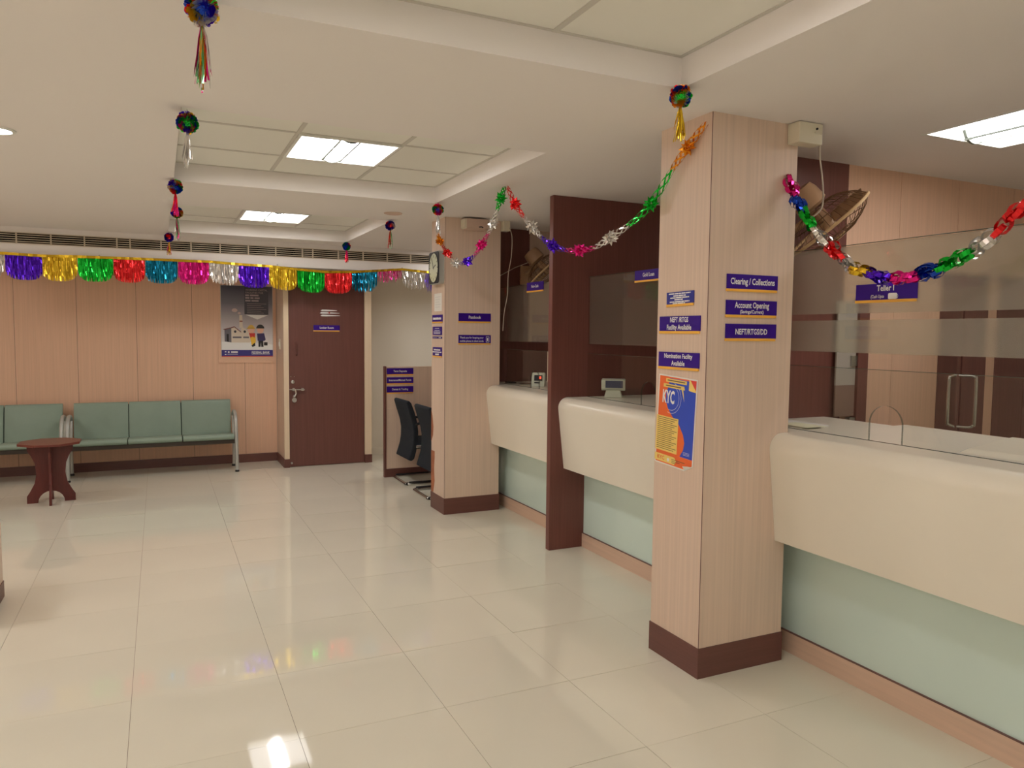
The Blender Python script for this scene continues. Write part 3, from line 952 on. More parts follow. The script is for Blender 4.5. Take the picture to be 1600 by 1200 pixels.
qpoly('factory_door', 'blk', 3, (0.10, 0.68), (0.14, 0.68), (0.14, 0.79), (0.10, 0.785))
qpoly('chimney', 'cream', 2, (0.35, 0.41), (0.405, 0.41), (0.415, 0.59), (0.345, 0.59))
qpoly('chimney_band', 'brick', 3, (0.352, 0.49), (0.408, 0.49), (0.41, 0.507), (0.351, 0.507))
qell('smoke_puff', 'pink', 2, 0.26, 0.345, 0.055, 0.026)
qell('smoke_puff', 'pink', 2, 0.35, 0.385, 0.03, 0.015)
for x in (0.265, 0.45):
    qell('round_window', 'dk', 3, x, 0.645, 0.024, 0.018)
for a, c in ((0.215, 0.385), (0.42, 0.53)):
    qpoly('strip_window', 'grey', 3, (a, 0.715), (c, 0.715), (c, 0.738), (a, 0.738))
# worker
qpoly('worker_trousers', 'yel', 4, (0.545, 0.70), (0.655, 0.70), (0.665, 0.77), (0.645, 0.845), (0.585, 0.845), (0.56, 0.76))
qpoly('worker_shirt', 'redp', 5, (0.53, 0.665), (0.655, 0.665), (0.64, 0.73), (0.60, 0.715), (0.56, 0.73))
qell('worker_head', 'skin', 5, 0.575, 0.62, 0.07, 0.052)
qell('worker_hat', 'hat', 6, 0.575, 0.60, 0.068, 0.052, 0, PI)
qpoly('hat_brim', 'hat', 6, (0.485, 0.592), (0.66, 0.592), (0.66, 0.605), (0.485, 0.605))
qpoly('worker_boot', 'blk', 5, (0.575, 0.845), (0.645, 0.80), (0.655, 0.845), (0.60, 0.862))
# suited figure
qpoly('suit_legs', 'blk', 4, (0.715, 0.76), (0.81, 0.76), (0.815, 0.86), (0.77, 0.86), (0.765, 0.79), (0.755, 0.86), (0.715, 0.86))
qpoly('suit_jacket', 'suit', 5, (0.69, 0.67), (0.83, 0.665), (0.86, 0.76), (0.83, 0.775), (0.70, 0.775))
qell('suit_head', 'skin', 5, 0.755, 0.615, 0.068, 0.055)
qell('suit_hair', 'blk', 6, 0.755, 0.597, 0.08, 0.055, 0, PI)
qpoly('briefcase', 'blk', 6, (0.825, 0.795), (0.895, 0.795), (0.895, 0.84), (0.825, 0.84))
mb = MB()
for k, tx in enumerate(('WORKING CAPITAL', 'FACILITIES FOR')):
    vs, fs = text_mesh(tx, 0.030, (0.25, 0.20, 0.16, 0.20, 0.17)[k], 0.01)
    o = Q(0.69 - (0.0, 0.04, 0.075, 0.04, 0.065)[k], 0.055 + k * 0.038)
    mb.add([v + Vector((o[0], o[1], 0.0158)) for v in vs], fs)
for k, ws in enumerate(((0.07, 0.17), (0.08, 0.06, 0.10), (0.10, 0.14))):
    x = 0.47
    for wd in ws:
        a, c = Q(x, 0.118 + k * 0.038)
        d, e = Q(x + wd, 0.140 + k * 0.038)
        mb.box(a, d, e, c, 0.0155, 0.0160)
        x += wd + 0.02
for k in range(6):
    a, c = Q(0.50, 0.245 + k * 0.026)
    d, e = Q(0.88 - 0.05 * ((k * 5) % 3), 0.250 + k * 0.026)
    mb.box(a, d, e, c, 0.0155, 0.0160)
stuff(mb.build('panel_print', M['q_pgrey'], bp, local=True))
mb = MB()
vs, fs = text_mesh('FEDERAL BANK', 0.040, 0.205, 0.015)
o = Q(0.76, 0.943)
mb.add([v + Vector((o[0], o[1], 0.0158)) for v in vs], fs)
for a0_, a1_, y_, h_ in ((0.06, 0.09, 0.925, 0.012), (0.06, 0.09, 0.962, 0.012), (0.12, 0.15, 0.925, 0.02), (0.18, 0.31, 0.925, 0.02), (0.11, 0.31, 0.962, 0.005), (0.58, 0.94, 0.962, 0.004)):
    a, c = Q(a0_, y_)
    d, e = Q(a1_, y_ + h_)
    mb.box(a, d, e, c, 0.0155, 0.0160)
stuff(mb.build('lettering', M['white'], bp, local=True))
MB().box(-BW / 2 - 0.004, -BW / 2, -BH / 2, BH / 2, 0.010, 0.017).box(BW / 2, BW / 2 + 0.004, -BH / 2, BH / 2, 0.010, 0.017).box(-BW / 2, BW / 2, BH / 2, BH / 2 + 0.004, 0.010, 0.017).build('edge_frame', M['greymetal'], bp, local=True)

# ------------------------------------------------------------------ clock on the farther column
ck = wall_thing('wall_clock', 'rounded square wall clock with a white dial on the farther column', 'clock', (XC2, 6.200, 2.137), '-x')


def rrect(w2, h2, r, n=5):
    p = []
    for cxx, cyy, a0 in ((w2 - r, h2 - r, 0), (-w2 + r, h2 - r, PI / 2), (-w2 + r, -h2 + r, PI), (w2 - r, -h2 + r, 3 * PI / 2)):
        p += arc(cxx, cyy, r, a0, a0 + PI / 2, n)
    return p


idf = lambda a, b, d: (a, b, d)
MB().prism(rrect(0.135, 0.140, 0.03), 0.0005, 0.045, idf).build('case', M['greymetal'], ck, local=True, smooth=True)
MB().prism(rrect(0.130, 0.135, 0.03), 0.045, 0.049, idf).build('front_plate', M['black'], ck, local=True)
MB().prism([(0.118 * math.cos(a * PI / 16), 0.128 * math.sin(a * PI / 16)) for a in range(32)], 0.049, 0.051, idf).build('dial', mat('clock_dial', (226, 232, 208), 0.15), ck, local=True)
path = [(0.118 * math.cos(a * PI / 16), 0.128 * math.sin(a * PI / 16), 0.051) for a in range(32)]
MB().tube(path, 0.004, 6, True).build('dial_ring', M['black'], ck, local=True)
mb = MB()
for k in range(12):
    a = k * PI / 6
    mb.box(-0.003, 0.003, 0.088, 0.108, 0.0511, 0.0517, Matrix.Rotation(a, 4, 'Z'))
mb.build('hour_marks', M['black'], ck, local=True)
MB().box(-0.004, 0.004, -0.012, 0.060, 0.0525, 0.0535, Matrix.Rotation(-1.2, 4, 'Z')).build('hour_hand', M['black'], ck, local=True)
MB().box(-0.003, 0.003, -0.015, 0.090, 0.0538, 0.0548, Matrix.Rotation(0.5, 4, 'Z')).build('minute_hand', M['black'], ck, local=True)

# ------------------------------------------------------------------ sockets, speakers, cables on the column heads
t = thing('socket_box', 'ivory socket box with a cable under the ceiling at the near column', 'socket', (2.725, 2.62, 2.46))
box(2.650, 2.796, 2.585, 2.658, 2.462, 2.556).build('body', M['ivory'], t, bevel=0.006)
MB().lathe([(0.005, 0), (0.005, 0.006)], 10, Matrix.Translation((2.755, 2.585, 2.53)) @ RX).build('screw', M['black'], t)
box(2.742, 2.782, 2.578, 2.585, 2.508, 2.516).build('plug', M['ivory'], t)
MB().tube(spline([(2.780, 2.580, 2.512), (2.805, 2.61, 2.495), (2.862, 2.66, 2.432), (2.927, 2.7, 2.34), (2.98, 2.74, 2.259), (2.987, 2.76, 2.207), (2.958, 2.80, 2.17), (2.99, 2.88, 2.22)], 5), 0.004, 6).build('cable', M['cable'], t, smooth=True)
t = thing('socket_box', 'small ivory socket box with a hanging cable at the farther column', 'socket', (2.767, 6.02, 2.47))
box(2.735, 2.800, 6.0, 6.075, 2.470, 2.556).build('body', M['ivory'], t, bevel=0.004)
MB().tube(spline([(2.79, 6.0, 2.50), (2.817, 6.0, 2.422), (2.813, 6.0, 2.256), (2.784, 6.0, 2.087), (2.779, 6.0, 1.92), (2.748, 6.0, 1.751), (2.742, 6.01, 1.60)], 5), 0.0035, 6).build('cable', M['cable'], t, smooth=True)
t = thing('ceiling_speaker', 'beige wedge shaped box high on the front of the farther column', 'speaker', (2.466, 6.0, 2.455))
MB().prism([(6.049, 2.545), (5.94, 2.545), (5.95, 2.47), (6.049, 2.455)], 2.372, 2.562, lambda a, b, d: (d, a, b)).build('body', M['pinkplate'], t, bevel=0.006)
MB().prism([(0, 0), (0.012, -0.007), (0.026, -0.003), (0.04, -0.009), (0.045, -0.001), (0.03, 0.006), (0.012, 0.004)], 5.944, 5.9385, lambda a, b, d: (2.475 + a, d, 2.478 + b)).build('dark_mark', M['black'], t)
MB().prism([(0, 0), (0.05, 0), (0.05, -0.08), (0, -0.07)], 5.95, 6.04, lambda a, b, d: (2.352 + a * 0.4, d, 2.54 + b)).build('side_grip', M['ivory'], t)


# ------------------------------------------------------------------ wall fans
def wall_fan(C, n, mount, label, rad=0.225, wire=None):
    t = thing('wall_fan', label, 'fan', C, 'beige wall fans')
    n = Vector(n).normalized()
    T = Matrix.Translation(C) @ n.to_track_quat('Z', 'Y').to_matrix().to_4x4()
    MB().lathe([(0.02, -0.245), (0.068, -0.235), (0.078, -0.20), (0.082, -0.13), (0.06, -0.115), (0.02, -0.113)], 24, T).build('motor_housing', M['fan'], t, smooth=True)
    MB().tube([T @ Vector((rad * math.cos(a * PI / 20), rad * math.sin(a * PI / 20), 0)) for a in range(40)], 0.0085, 8, True).build('rim', M['fanrim'], t, smooth=True)
    for nm, h0, sgn, r0 in (('rear_grille', -0.11, -1, 0.06), ('front_grille', 0.085, 1, 0.035)):
        mb = MB()
        for k in range(40):
            a = k * 2 * PI / 40
            pts = []
            for q in range(6):
                s_ = q / 5
                r = rad + (r0 - rad) * s_
                h = h0 * math.sin(s_ * PI / 2) ** 0.7 if s_ > 0 else 0
                pts.append(T @ Vector((r * math.cos(a), r * math.sin(a), h)))
            mb.tube(pts, 0.0016, 4)
        for rr, hh in ((0.75, 0.55), (0.45, 0.92)):
            mb.tube([T @ Vector((rad * rr * math.cos(a * PI / 16), rad * rr * math.sin(a * PI / 16), h0 * hh)) for a in range(32)], 0.002, 4, True)
        stuff(mb.build(nm, M['fancage'], t))
    MB().lathe([(0.036, 0.078), (0.036, 0.090), (0.01, 0.094)], 20, T).build('badge', M['fanrim'], t, smooth=True)
    for k in range(3):
        Rb = T @ Matrix.Rotation(k * 2 * PI / 3, 4, 'Z')
        mb = MB()
        rows = []
        for q in range(7):
            s_ = q / 6
            r = 0.035 + (rad - 0.055) * s_
            wd = 0.03 + 0.055 * math.sin(s_ * PI * 0.8)
            for sd in (-1, 1):
                rows.append(Rb @ Vector((r, sd * wd, 0.02 * sd - 0.02)))
        m_ = len(rows)
        mb.add(rows + [v + (Rb.to_3x3() @ Vector((0, 0, 0.003))) for v in rows], [(2 * i, 2 * i + 1, 2 * i + 3, 2 * i + 2) for i in range(6)] + [(m_ + 2 * i, m_ + 2 * i + 2, m_ + 2 * i + 3, m_ + 2 * i + 1) for i in range(6)])
        mb.build('blade', M['fan'], t, smooth=True)
    MB().lathe([(0.035, -0.10), (0.035, 0.01), (0.02, 0.03)], 18, T).build('hub', M['fan'], t, smooth=True)
    mt = Vector(mount)
    back = T @ Vector((0, 0, -0.16))
    MB().tube(spline([back, back + Vector((0, 0, -0.09)), mt + Vector((0, -0.05, 0.02)), mt + Vector((0, -0.01, 0))], 5), 0.02, 10).build('neck', M['fan'], t, smooth=True)
    MB().box(mt.x - 0.06, mt.x + 0.06, mt.y - 0.035, mt.y, mt.z - 0.09, mt.z + 0.09).build('wall_bracket', M['fan'], t, bevel=0.008)
    if wire:
        MB().tube(wire, 0.003, 5).build('pull_cord', M['cable'], t)
    return t


FN = R2 * 0.66 - U2 * 0.75 - _f * 0.02
wall_fan((3.185, 2.885, 2.165), FN, (2.93, 3.108, 2.02), 'beige wall fan tilted downwards beside the near column', 0.235)
wall_fan((3.29, 6.24, 2.165), FN, (3.17, 6.448, 2.13), 'beige wall fan behind the dark partition at the far counter', 0.215,
         [(3.18, 6.28, 2.26), (3.02, 6.36, 2.19), (2.80, 6.44, 2.06)])

# ------------------------------------------------------------------ things on and behind the counters
t = thing('customer_display', 'white customer display unit standing on the middle counter', 'display', (3.02, 4.60, 1.12))
tt = Matrix.Translation((3.0, 4.62, 1.121)) @ Matrix.Rotation(-0.62, 4, 'Z')
MB().prism([(-0.065, 0), (0.065, 0), (0.050, 0.055), (-0.050, 0.055)], -0.045, 0.04, lambda a, b, d: tt @ Vector((a, d, b))).build('foot', M['offwhite'], t, bevel=0.004)
MB().prism([(-0.030, 0.050), (-0.055, 0.062), (-0.060, 0.130), (0.035, 0.135), (0.045, 0.06), (0.03, 0.050)], -0.085, 0.085, lambda a, b, d: tt @ Vector((d, a, b))).build('head', M['offwhite'], t, bevel=0.005)
MB().prism([(-0.0615, 0.072), (-0.0645, 0.124)] + [(-0.063, 0.124), (-0.060, 0.072)], -0.055, 0.070, lambda a, b, d: tt @ Vector((d, a, b))).build('screen', M['lcd2'], t)

t = thing('counter_device', 'small black and white device with a red light behind the far counter glass', 'device', (3.0, 5.83, 1.12))
tt = Matrix.Translation((2.99, 5.80, 1.121)) @ Matrix.Rotation(-0.62, 4, 'Z')
MB().prism([(-0.05, 0), (0.06, 0), (0.035, 0.115), (-0.02, 0.12)], -0.055, 0.06, lambda a, b, d: tt @ Vector((d, a, b))).build('body', M['offwhite'], t, bevel=0.005)
MB().prism([(-0.0445, 0.050), (-0.028, 0.098), (-0.031, 0.099), (-0.0475, 0.051)], -0.030, 0.040, lambda a, b, d: tt @ Vector((d, a, b))).build('dark_window', M['black'], t)
MB().prism([(-0.043, 0.066), (-0.036, 0.086), (-0.039, 0.087), (-0.046, 0.067)], 0.012, 0.030, lambda a, b, d: tt @ Vector((d, a, b))).build('red_light', M['redled'], t)
MB().prism([(-0.0475, 0.028), (-0.044, 0.038), (-0.0465, 0.039), (-0.050, 0.029)], -0.028, 0.02, lambda a, b, d: tt @ Vector((d, a, b))).build('slot', M['black'], t)
t = thing('acrylic_holder', 'clear acrylic leaflet holder lying on the far counter', 'holder', (3.0, 6.05, 1.12))
MB().box(2.93, 3.06, 5.98, 6.16, 1.1215, 1.128).build('base', M['glass'], t)
MB().prism([(2.935, 1.128), (2.945, 1.128), (3.0, 1.175), (2.99, 1.175)], 5.98, 6.16, lambda a, b, d: (a, d, b)).build('lip', M['glass'], t)
tag(box(2.90, 2.96, 6.18, 6.30, 1.1205, 1.135).build('stamp_pad', M['black'], bevel=0.002), 'small black pad on the far counter beside the column', 'pad')
t = thing('paper_pad', 'white and pale yellow paper pad on the teller counter beside the near column', 'paper', (3.0, 2.87, 1.12))
box(2.895, 3.08, 2.74, 2.98, 1.1205, 1.128).build('white_sheets', M['paper'], t)
box(2.888, 3.02, 2.70, 2.90, 1.1282, 1.1295).build('yellow_sheet', M['yellowpaper'], t)
t = thing('cash_tray', 'cream sloping tray on the teller counter at the right edge', 'tray', (3.05, 1.72, 1.12))
MB().prism([(2.90, 1.1205), (3.24, 1.1205), (3.24, 1.165), (2.96, 1.135)], 1.35, 1.93, lambda a, b, d: (a, d, b)).build('tray_body', M['solid'], t)
MB().prism([(2.905, 1.1215), (3.238, 1.1215), (3.238, 1.163), (2.96, 1.134)], 1.93, 1.934, lambda a, b, d: (a, d, b)).build('end_plate', M['greymetal'], t)

# glass cabin door standing open, seen almost edge on, with paired handles
dv = Vector((4.62, 3.11, 0)).normalized()
pv = Vector((dv.y, -dv.x, 0))
P0 = dv * 4.85
t = thing('glass_door', 'open clear glass door with a steel loop handle behind the teller screen', 'door', (P0.x, P0.y, 0))


def gd(a, s_, z):
    return P0 + dv * a + pv * s_ + Vector((0, 0, z))


MB().prism([(0, 0.02), (0.66, 0.02), (0.66, 1.95), (0, 1.95)], -0.005, 0.005, lambda a, b, d: gd(a, d, b)).build('leaf', M['glass'], t)
for sgn, w_ in ((-1, 0.042), (1, 0.092)):
    pth = []
    for a_, z_ in ((0.005, 1.362), (w_ - 0.028, 1.362), (w_ - 0.007, 1.353), (w_, 1.33), (w_, 1.10), (w_ - 0.007, 1.076), (w_ - 0.028, 1.066), (0.005, 1.066)):
        pth.append(gd(0.18, sgn * a_, z_))
    MB().tube(spline(pth, 4), 0.0085, 8).build('loop_handle', M['chrome'], t, smooth=True)
MB().tube([gd(0.15, -0.05, 0.935), gd(0.15, 0.06, 0.93)], 0.014, 10).build('lock', M['chrome'], t, smooth=True)
MB().prism([(0.08, 0.88), (0.24, 0.88), (0.24, 0.99), (0.08, 0.99)], -0.008, 0.008, lambda a, b, d: gd(a, d, b)).build('lock_patch', M['steel'], t)

# narrow glass leaf and dark post against the dark wall
t = thing('cabin_post', 'dark post with a narrow frosted glass leaf behind the teller screen', 'post', (3.70, 3.05, 0))
box(3.655, 3.735, 3.06, 3.105, 0, 1.80).build('post', M['dark'], t)
box(3.50, 3.655, 3.078, 3.088, 1.30, 1.78).build('leaf', M['leafgrey'], t)
box(3.50, 3.655, 3.078, 3.088, 1.1205, 1.2995).build('kick_panel', M['leafbrown'], t)
for z in (1.08, 1.44):
    box(3.61, 3.67, 3.068, 3.098, z - 0.03, z + 0.03).build('hinge', M['steel'], t)

# ------------------------------------------------------------------ benches
def bench(xr, label, flip=False):
    """three-seat bench; xr = right end of the seats"""
    L = 1.60
    x0 = xr - L
    t = thing('waiting_bench', label, 'bench', ((x0 + xr) / 2, 9.10, 0), 'green three-seat benches')
    sw = L / 3
    for k in range(3):
        a, b = x0 + k * sw + 0.004, x0 + (k + 1) * sw - 0.004
        # seat cushion, profile in (y, z)
        pr = [(8.84, 0.375), (8.835, 0.395), (8.845, 0.415), (8.87, 0.424), (9.25, 0.392), (9.26, 0.37), (9.24, 0.355), (8.87, 0.36)]
        MB().prism(pr, a, b, lambda p, q, d: (d, p, q)).build('seat', M['vinyl'], t, smooth=True, bevel=0.008)
        pr = [(9.235, 0.385), (9.265, 0.375), (9.375, 0.745), (9.372, 0.765), (9.355, 0.775), (9.335, 0.768), (9.325, 0.75)]
        MB().prism(pr, a, b, lambda p, q, d: (d, p, q)).build('backrest', M['vinyl'], t, smooth=True, bevel=0.006)
    for k in (1, 2):
        x = x0 + k * sw
        MB().prism([(9.25, 0.39), (9.27, 0.385), (9.372, 0.74), (9.35, 0.75)], x - 0.006, x + 0.006, lambda p, q, d: (d, p, q)).build('seam', M['seam'], t)
    for yy, zz in ((8.93, 0.335), (9.17, 0.335)):
        box(x0 - 0.01, xr + 0.01, yy - 0.025, yy + 0.025, zz - 0.024, zz + 0.02).build('seat_rail', M['under'], t)
    for q in range(6):
        x = x0 + (q + 0.5) * L / 6
        box(x - 0.02, x + 0.02, 8.95, 9.15, 0.325, 0.35).build('seat_bracket', M['under'], t)
    for x in (x0 - 0.02, xr + 0.02):
        g = MB()
        pth = spline([(x, 9.30, 0.60), (x, 9.19, 0.645), (x, 9.05, 0.652), (x, 8.95, 0.605), (x, 8.885, 0.47), (x, 8.855, 0.30), (x, 8.835, 0.02)], 6)
        g.tube(pth, 0.019, 10)
        fr = g.build('arm_frame', M['greymetal'], t, smooth=True)
        MB().tube([(x, 9.31, 0.62), (x, 9.20, 0.36), (x, 9.24, 0.02)], 0.016, 8).build('rear_leg', M['greymetal'], fr, smooth=True)
        MB().tube([(x, 8.86, 0.34), (x, 9.21, 0.34)], 0.014, 8).build('side_rail', M['under'], fr)
        for yy in (8.835, 9.24):
            MB().lathe([(0.020, 0.0), (0.024, 0.006), (0.018, 0.024)], 12, Matrix.Translation((x, yy, 0))).build('foot', M['black'], fr)
    return t


bench(0.750, 'green three-seat waiting bench beside the poster, right of the octagonal table')
bench(-0.945, 'green three-seat waiting bench at the left edge, behind the octagonal table')

# ------------------------------------------------------------------ octagonal side table
TX, TY = -0.912, 7.905
t = thing('side_table', 'dark mahogany octagonal side table with crossed waisted panels, before the benches', 'table', (TX, TY, 0))
oc = [(TX + 0.262 * math.cos(PI / 8 + k * PI / 4), TY + 0.262 * math.sin(PI / 8 + k * PI / 4)) for k in range(8)]
MB().prism(oc, 0.535, 0.556, lambda a, b, d: (a, b, d)).build('table_top', M['mahog_top'], t, bevel=0.003)
half = [(0.190, 0.0), (0.190, 0.065), (0.165, 0.105), (0.128, 0.18), (0.112, 0.27), (0.122, 0.36), (0.150, 0.43), (0.178, 0.48), (0.182, 0.534)]
inner = [(0.045, 0.534), (0.045, 0.515), (-0.045, 0.515), (-0.045, 0.534)]
outl = half + inner + [(-a, b) for a, b in half[::-1]] + arc(0, 0.0, 0.105, PI, 0, 10)
for rz in (0.06, PI / 2 + 0.06):
    ca, sa = math.cos(rz), math.sin(rz)
    MB().prism(outl, -0.010, 0.010, lambda a, b, d: (TX + a * ca - d * sa, TY + a * sa + d * ca, b)).build('crossed_panel', M['mahog'], t)

# ------------------------------------------------------------------ black visitor chairs
def chair(yc, x, label):
    t = thing('visitor_chair', label, 'chair', (x, yc, 0), 'black visitor chairs')
    w2 = 0.225
    # backrest profile (x, z): leaning top, forward waist, lower lobe
    pr = [(0.045, 0.262), (0.060, 0.31), (0.085, 0.39), (0.098, 0.47), (0.100, 0.56), (0.085, 0.65), (0.050, 0.76), (0.022, 0.855), (0.032, 0.874), (0.055, 0.874), (0.078, 0.85), (0.112, 0.76), (0.142, 0.65), (0.154, 0.55), (0.150, 0.45), (0.132, 0.35), (0.110, 0.27), (0.080, 0.248)]
    MB().prism(pr, yc - w2, yc + w2, lambda a, b, d: (x + a, d, b)).build('backrest', M['blackfab'], t, smooth=True, bevel=0.012, seg=3)
    pr = [(0.13, 0.40), (0.14, 0.445), (0.30, 0.45), (0.48, 0.46), (0.53, 0.44), (0.52, 0.40), (0.30, 0.375), (0.12, 0.375)]
    MB().prism(pr, yc - w2, yc + w2, lambda a, b, d: (x + a, d, b)).build('seat', M['blackfab'], t, smooth=True, bevel=0.010)
    for s_ in (-1, 1):
        yy = yc + s_ * 0.235
        MB().tube(spline([(x + 0.12, yy, 0.625), (x + 0.20, yy, 0.650), (x + 0.38, yy, 0.645), (x + 0.46, yy, 0.60), (x + 0.48, yy, 0.44)], 5), 0.013, 8).build('armrest', M['black'], t, smooth=True)
        MB().tube(spline([(x + 0.12, yy, 0.40), (x + 0.42, yy, 0.40), (x + 0.53, yy, 0.36), (x + 0.55, yy, 0.20), (x + 0.53, yy, 0.03), (x + 0.46, yy, 0.014), (x + 0.10, yy, 0.014), (x + 0.02, yy - s_ * 0.03, 0.016)], 5), 0.0150, 8).build('sled_tube', M['chrome'], t, smooth=True)
        MB().tube([(x + 0.05, yy, 0.030), (x + 0.42, yy, 0.030)], 0.011, 6).build('sled_sleeve', M['black'], t)
    MB().tube([(x + 0.02, yc - 0.205, 0.014), (x + 0.02, yc + 0.205, 0.016)], 0.0150, 8).build('sled_bar', M['chrome'], t, smooth=True)
    for s_ in (-1, 1):
        MB().tube([(x + 0.02, yc + s_ * 0.20, 0.014), (x + 0.04, yc + s_ * 0.232, 0.014)], 0.0145, 8).build('sled_corner', M['black'], t)
    return t


chair(7.60, 2.262, 'black cushioned sled-base chair farther back, nearest the low desk screen')
chair(6.875, 2.255, 'black cushioned sled-base chair partly hidden by the farther column')

# desk served by the chairs, mostly hidden by the column
t = thing('service_desk', 'plain beech desk behind the farther column', 'table', (3.3, 7.3, 0))
box(2.98, 3.68, 6.62, 7.84, 0.72, 0.75).build('desk_top', M['beech'], t)
for yy in (6.64, 7.80):
    box(3.02, 3.62, yy - 0.012, yy + 0.012, 0, 0.72).build('side_panel', M['beech'], t)
box(3.18, 3.20, 6.66, 7.78, 0.1, 0.72).build('modesty_panel', M['beech'], t)

# ------------------------------------------------------------------ planter at the left edge
t = thing('planter_box', 'beech planter box with dark leaves at the left edge of the floor', 'planter', (-1.13, 4.90, 0))
box(-1.40, -0.858, 4.62, 5.185, 0.095, 0.445).build('box_body', M['beech'], t)
box(-1.405, -0.853, 4.615, 5.19, 0, 0.095).build('base', M['darkbase'], t)
box(-1.37, -0.89, 4.65, 5.155, 0.44, 0.447).build('soil', M['soil'], t)
for k, (ang, ln, hz) in enumerate(((0.35, 0.32, 0.10), (1.4, 0.30, 0.24), (2.5, 0.34, 0.3), (3.6, 0.3, 0.22), (4.6, 0.30, 0.25), (5.4, 0.30, 0.3))):
    base = Vector((-1.13, 5.02, 0.44))
    d = Vector((math.cos(ang), math.sin(ang), 0))
    pts = [base + d * (ln * s_) + Vector((0, 0, hz * math.sin(s_ * PI * 0.95) + 0.01 * (1 - s_))) for s_ in (0, 0.2, 0.4, 0.6, 0.8, 0.92, 1.0)]
    sd = d.cross(Vector((0, 0, 1)))
    wv = [sd * q for q in (0.008, 0.022, 0.03, 0.034, 0.028, 0.016, 0.001)]
    MB().strip(pts, wv).build('leaf', M['leaf'], t)

# ------------------------------------------------------------------ fringed foil bunting along the bulkhead
FY = 8.625
bt = thing('fringe_bunting', 'bunting of bright fringed foil scallops strung along the bulkhead', 'bunting', (0.8, FY, 2.05))
edges = [(-1.62, 2.300), (-1.318, 2.296), (-1.012, 2.288), (-0.712, 2.296), (-0.398, 2.300), (-0.108, 2.302), (0.199, 2.304), (0.503, 2.306), (0.795, 2.293), (1.113, 2.287), (1.410, 2.266), (1.713, 2.251), (2.025, 2.264), (2.325, 2.292), (2.618, 2.320), (2.905, 2.303), (3.05, 2.30)]
cols = ['silver', 'purple', 'gold', 'green', 'red', 'teal', 'pink', 'silver', 'purple', 'gold', 'green', 'red', 'teal', 'pink', 'silver', 'purple']
rnd = random.Random(3)
for k, cname in enumerate(cols):
    (xa, za), (xb, zb) = edges[k], edges[k + 1]
    xa += 0.004
    xb -= 0.004
    mb = MB()
    ns = 34
    for i in range(ns):
        s0, s1 = i / ns, (i + 1) / ns
        sm = (s0 + s1) / 2
        u = abs(2 * sm - 1)
        full = 0.245 if cname not in ('pink',) or k < 10 else 0.16
        ln = full * (0.62 + 0.38 * math.sqrt(max(0, 1 - u ** 3.2)))
        if cname == 'silver':
            ln *= rnd.uniform(0.86, 0.98)
        if cname == 'pink' and k > 10:
            ln *= rnd.uniform(0.55, 1.08)
        elif k > 11:
            ln *= rnd.uniform(0.88, 1.02)
        zt = za + (zb - za) * sm
        wdt = (xb - xa) / ns
        lean = rnd.uniform(-0.004, 0.004) * (3 if k >= 12 else 1)
        tw0 = rnd.uniform(-0.6, 0.6)
        pts, wv = [], []
        for q in range(6):
            f_ = q / 5
            tw = tw0 + rnd.uniform(-0.35, 0.35) * f_
            pts.append((xa + (xb - xa) * sm + lean * f_, FY + rnd.uniform(-0.006, 0.006), zt - ln * f_))
            hw = wdt * (0.78 if k < 13 else 0.42)
            wv.append(Vector((math.cos(tw), math.sin(tw), 0)) * hw * (1 if q < 5 else 0.5))
        mb.strip(pts, wv)
    stuff(mb.build('foil_fringe', F[cname], bt))
hd = MB()
for (xa, za), (xb, zb) in zip(edges, edges[1:]):
    n = 8
    for i in range(n):
        x0, x1 = xa + (xb - xa) * i / n, xa + (xb - xa) * (i + 1) / n
        z0, z1 = za + (zb - za) * i / n, za + (zb - za) * (i + 1) / n
        tw = rnd.uniform(-0.6, 0.6)
        hd.add([(x0, FY - 0.010 + 0.004 * tw, z0 - 0.014), (x1, FY - 0.010 + 0.004 * tw, z1 - 0.014), (x1, FY - 0.010 - 0.008 * tw, z1 + 0.012), (x0, FY - 0.010 - 0.008 * tw, z0 + 0.012)], [(0, 1, 2, 3)])
hd.build('gold_header', F['gold'], bt)
for x, z in ((-0.52, 2.315), (1.20, 2.305), (2.62, 2.335)):
    MB().lathe([(0.004, -0.04), (0.004, 0.012), (0.008, 0.013), (0.008, 0.017)], 8, Matrix.Translation((x, 8.64, z)) @ RX).build('nail', M['steel'], bt)


# ------------------------------------------------------------------ foil garlands
def frame_at(path, i):
    t = (path[min(i + 1, len(path) - 1)] - path[max(i - 1, 0)]).normalized()
    a = Vector((0, 0, 1)) if abs(t.z) < 0.85 else Vector((1, 0, 0))
    u = t.cross(a).normalized()
    return t, u, t.cross(u)


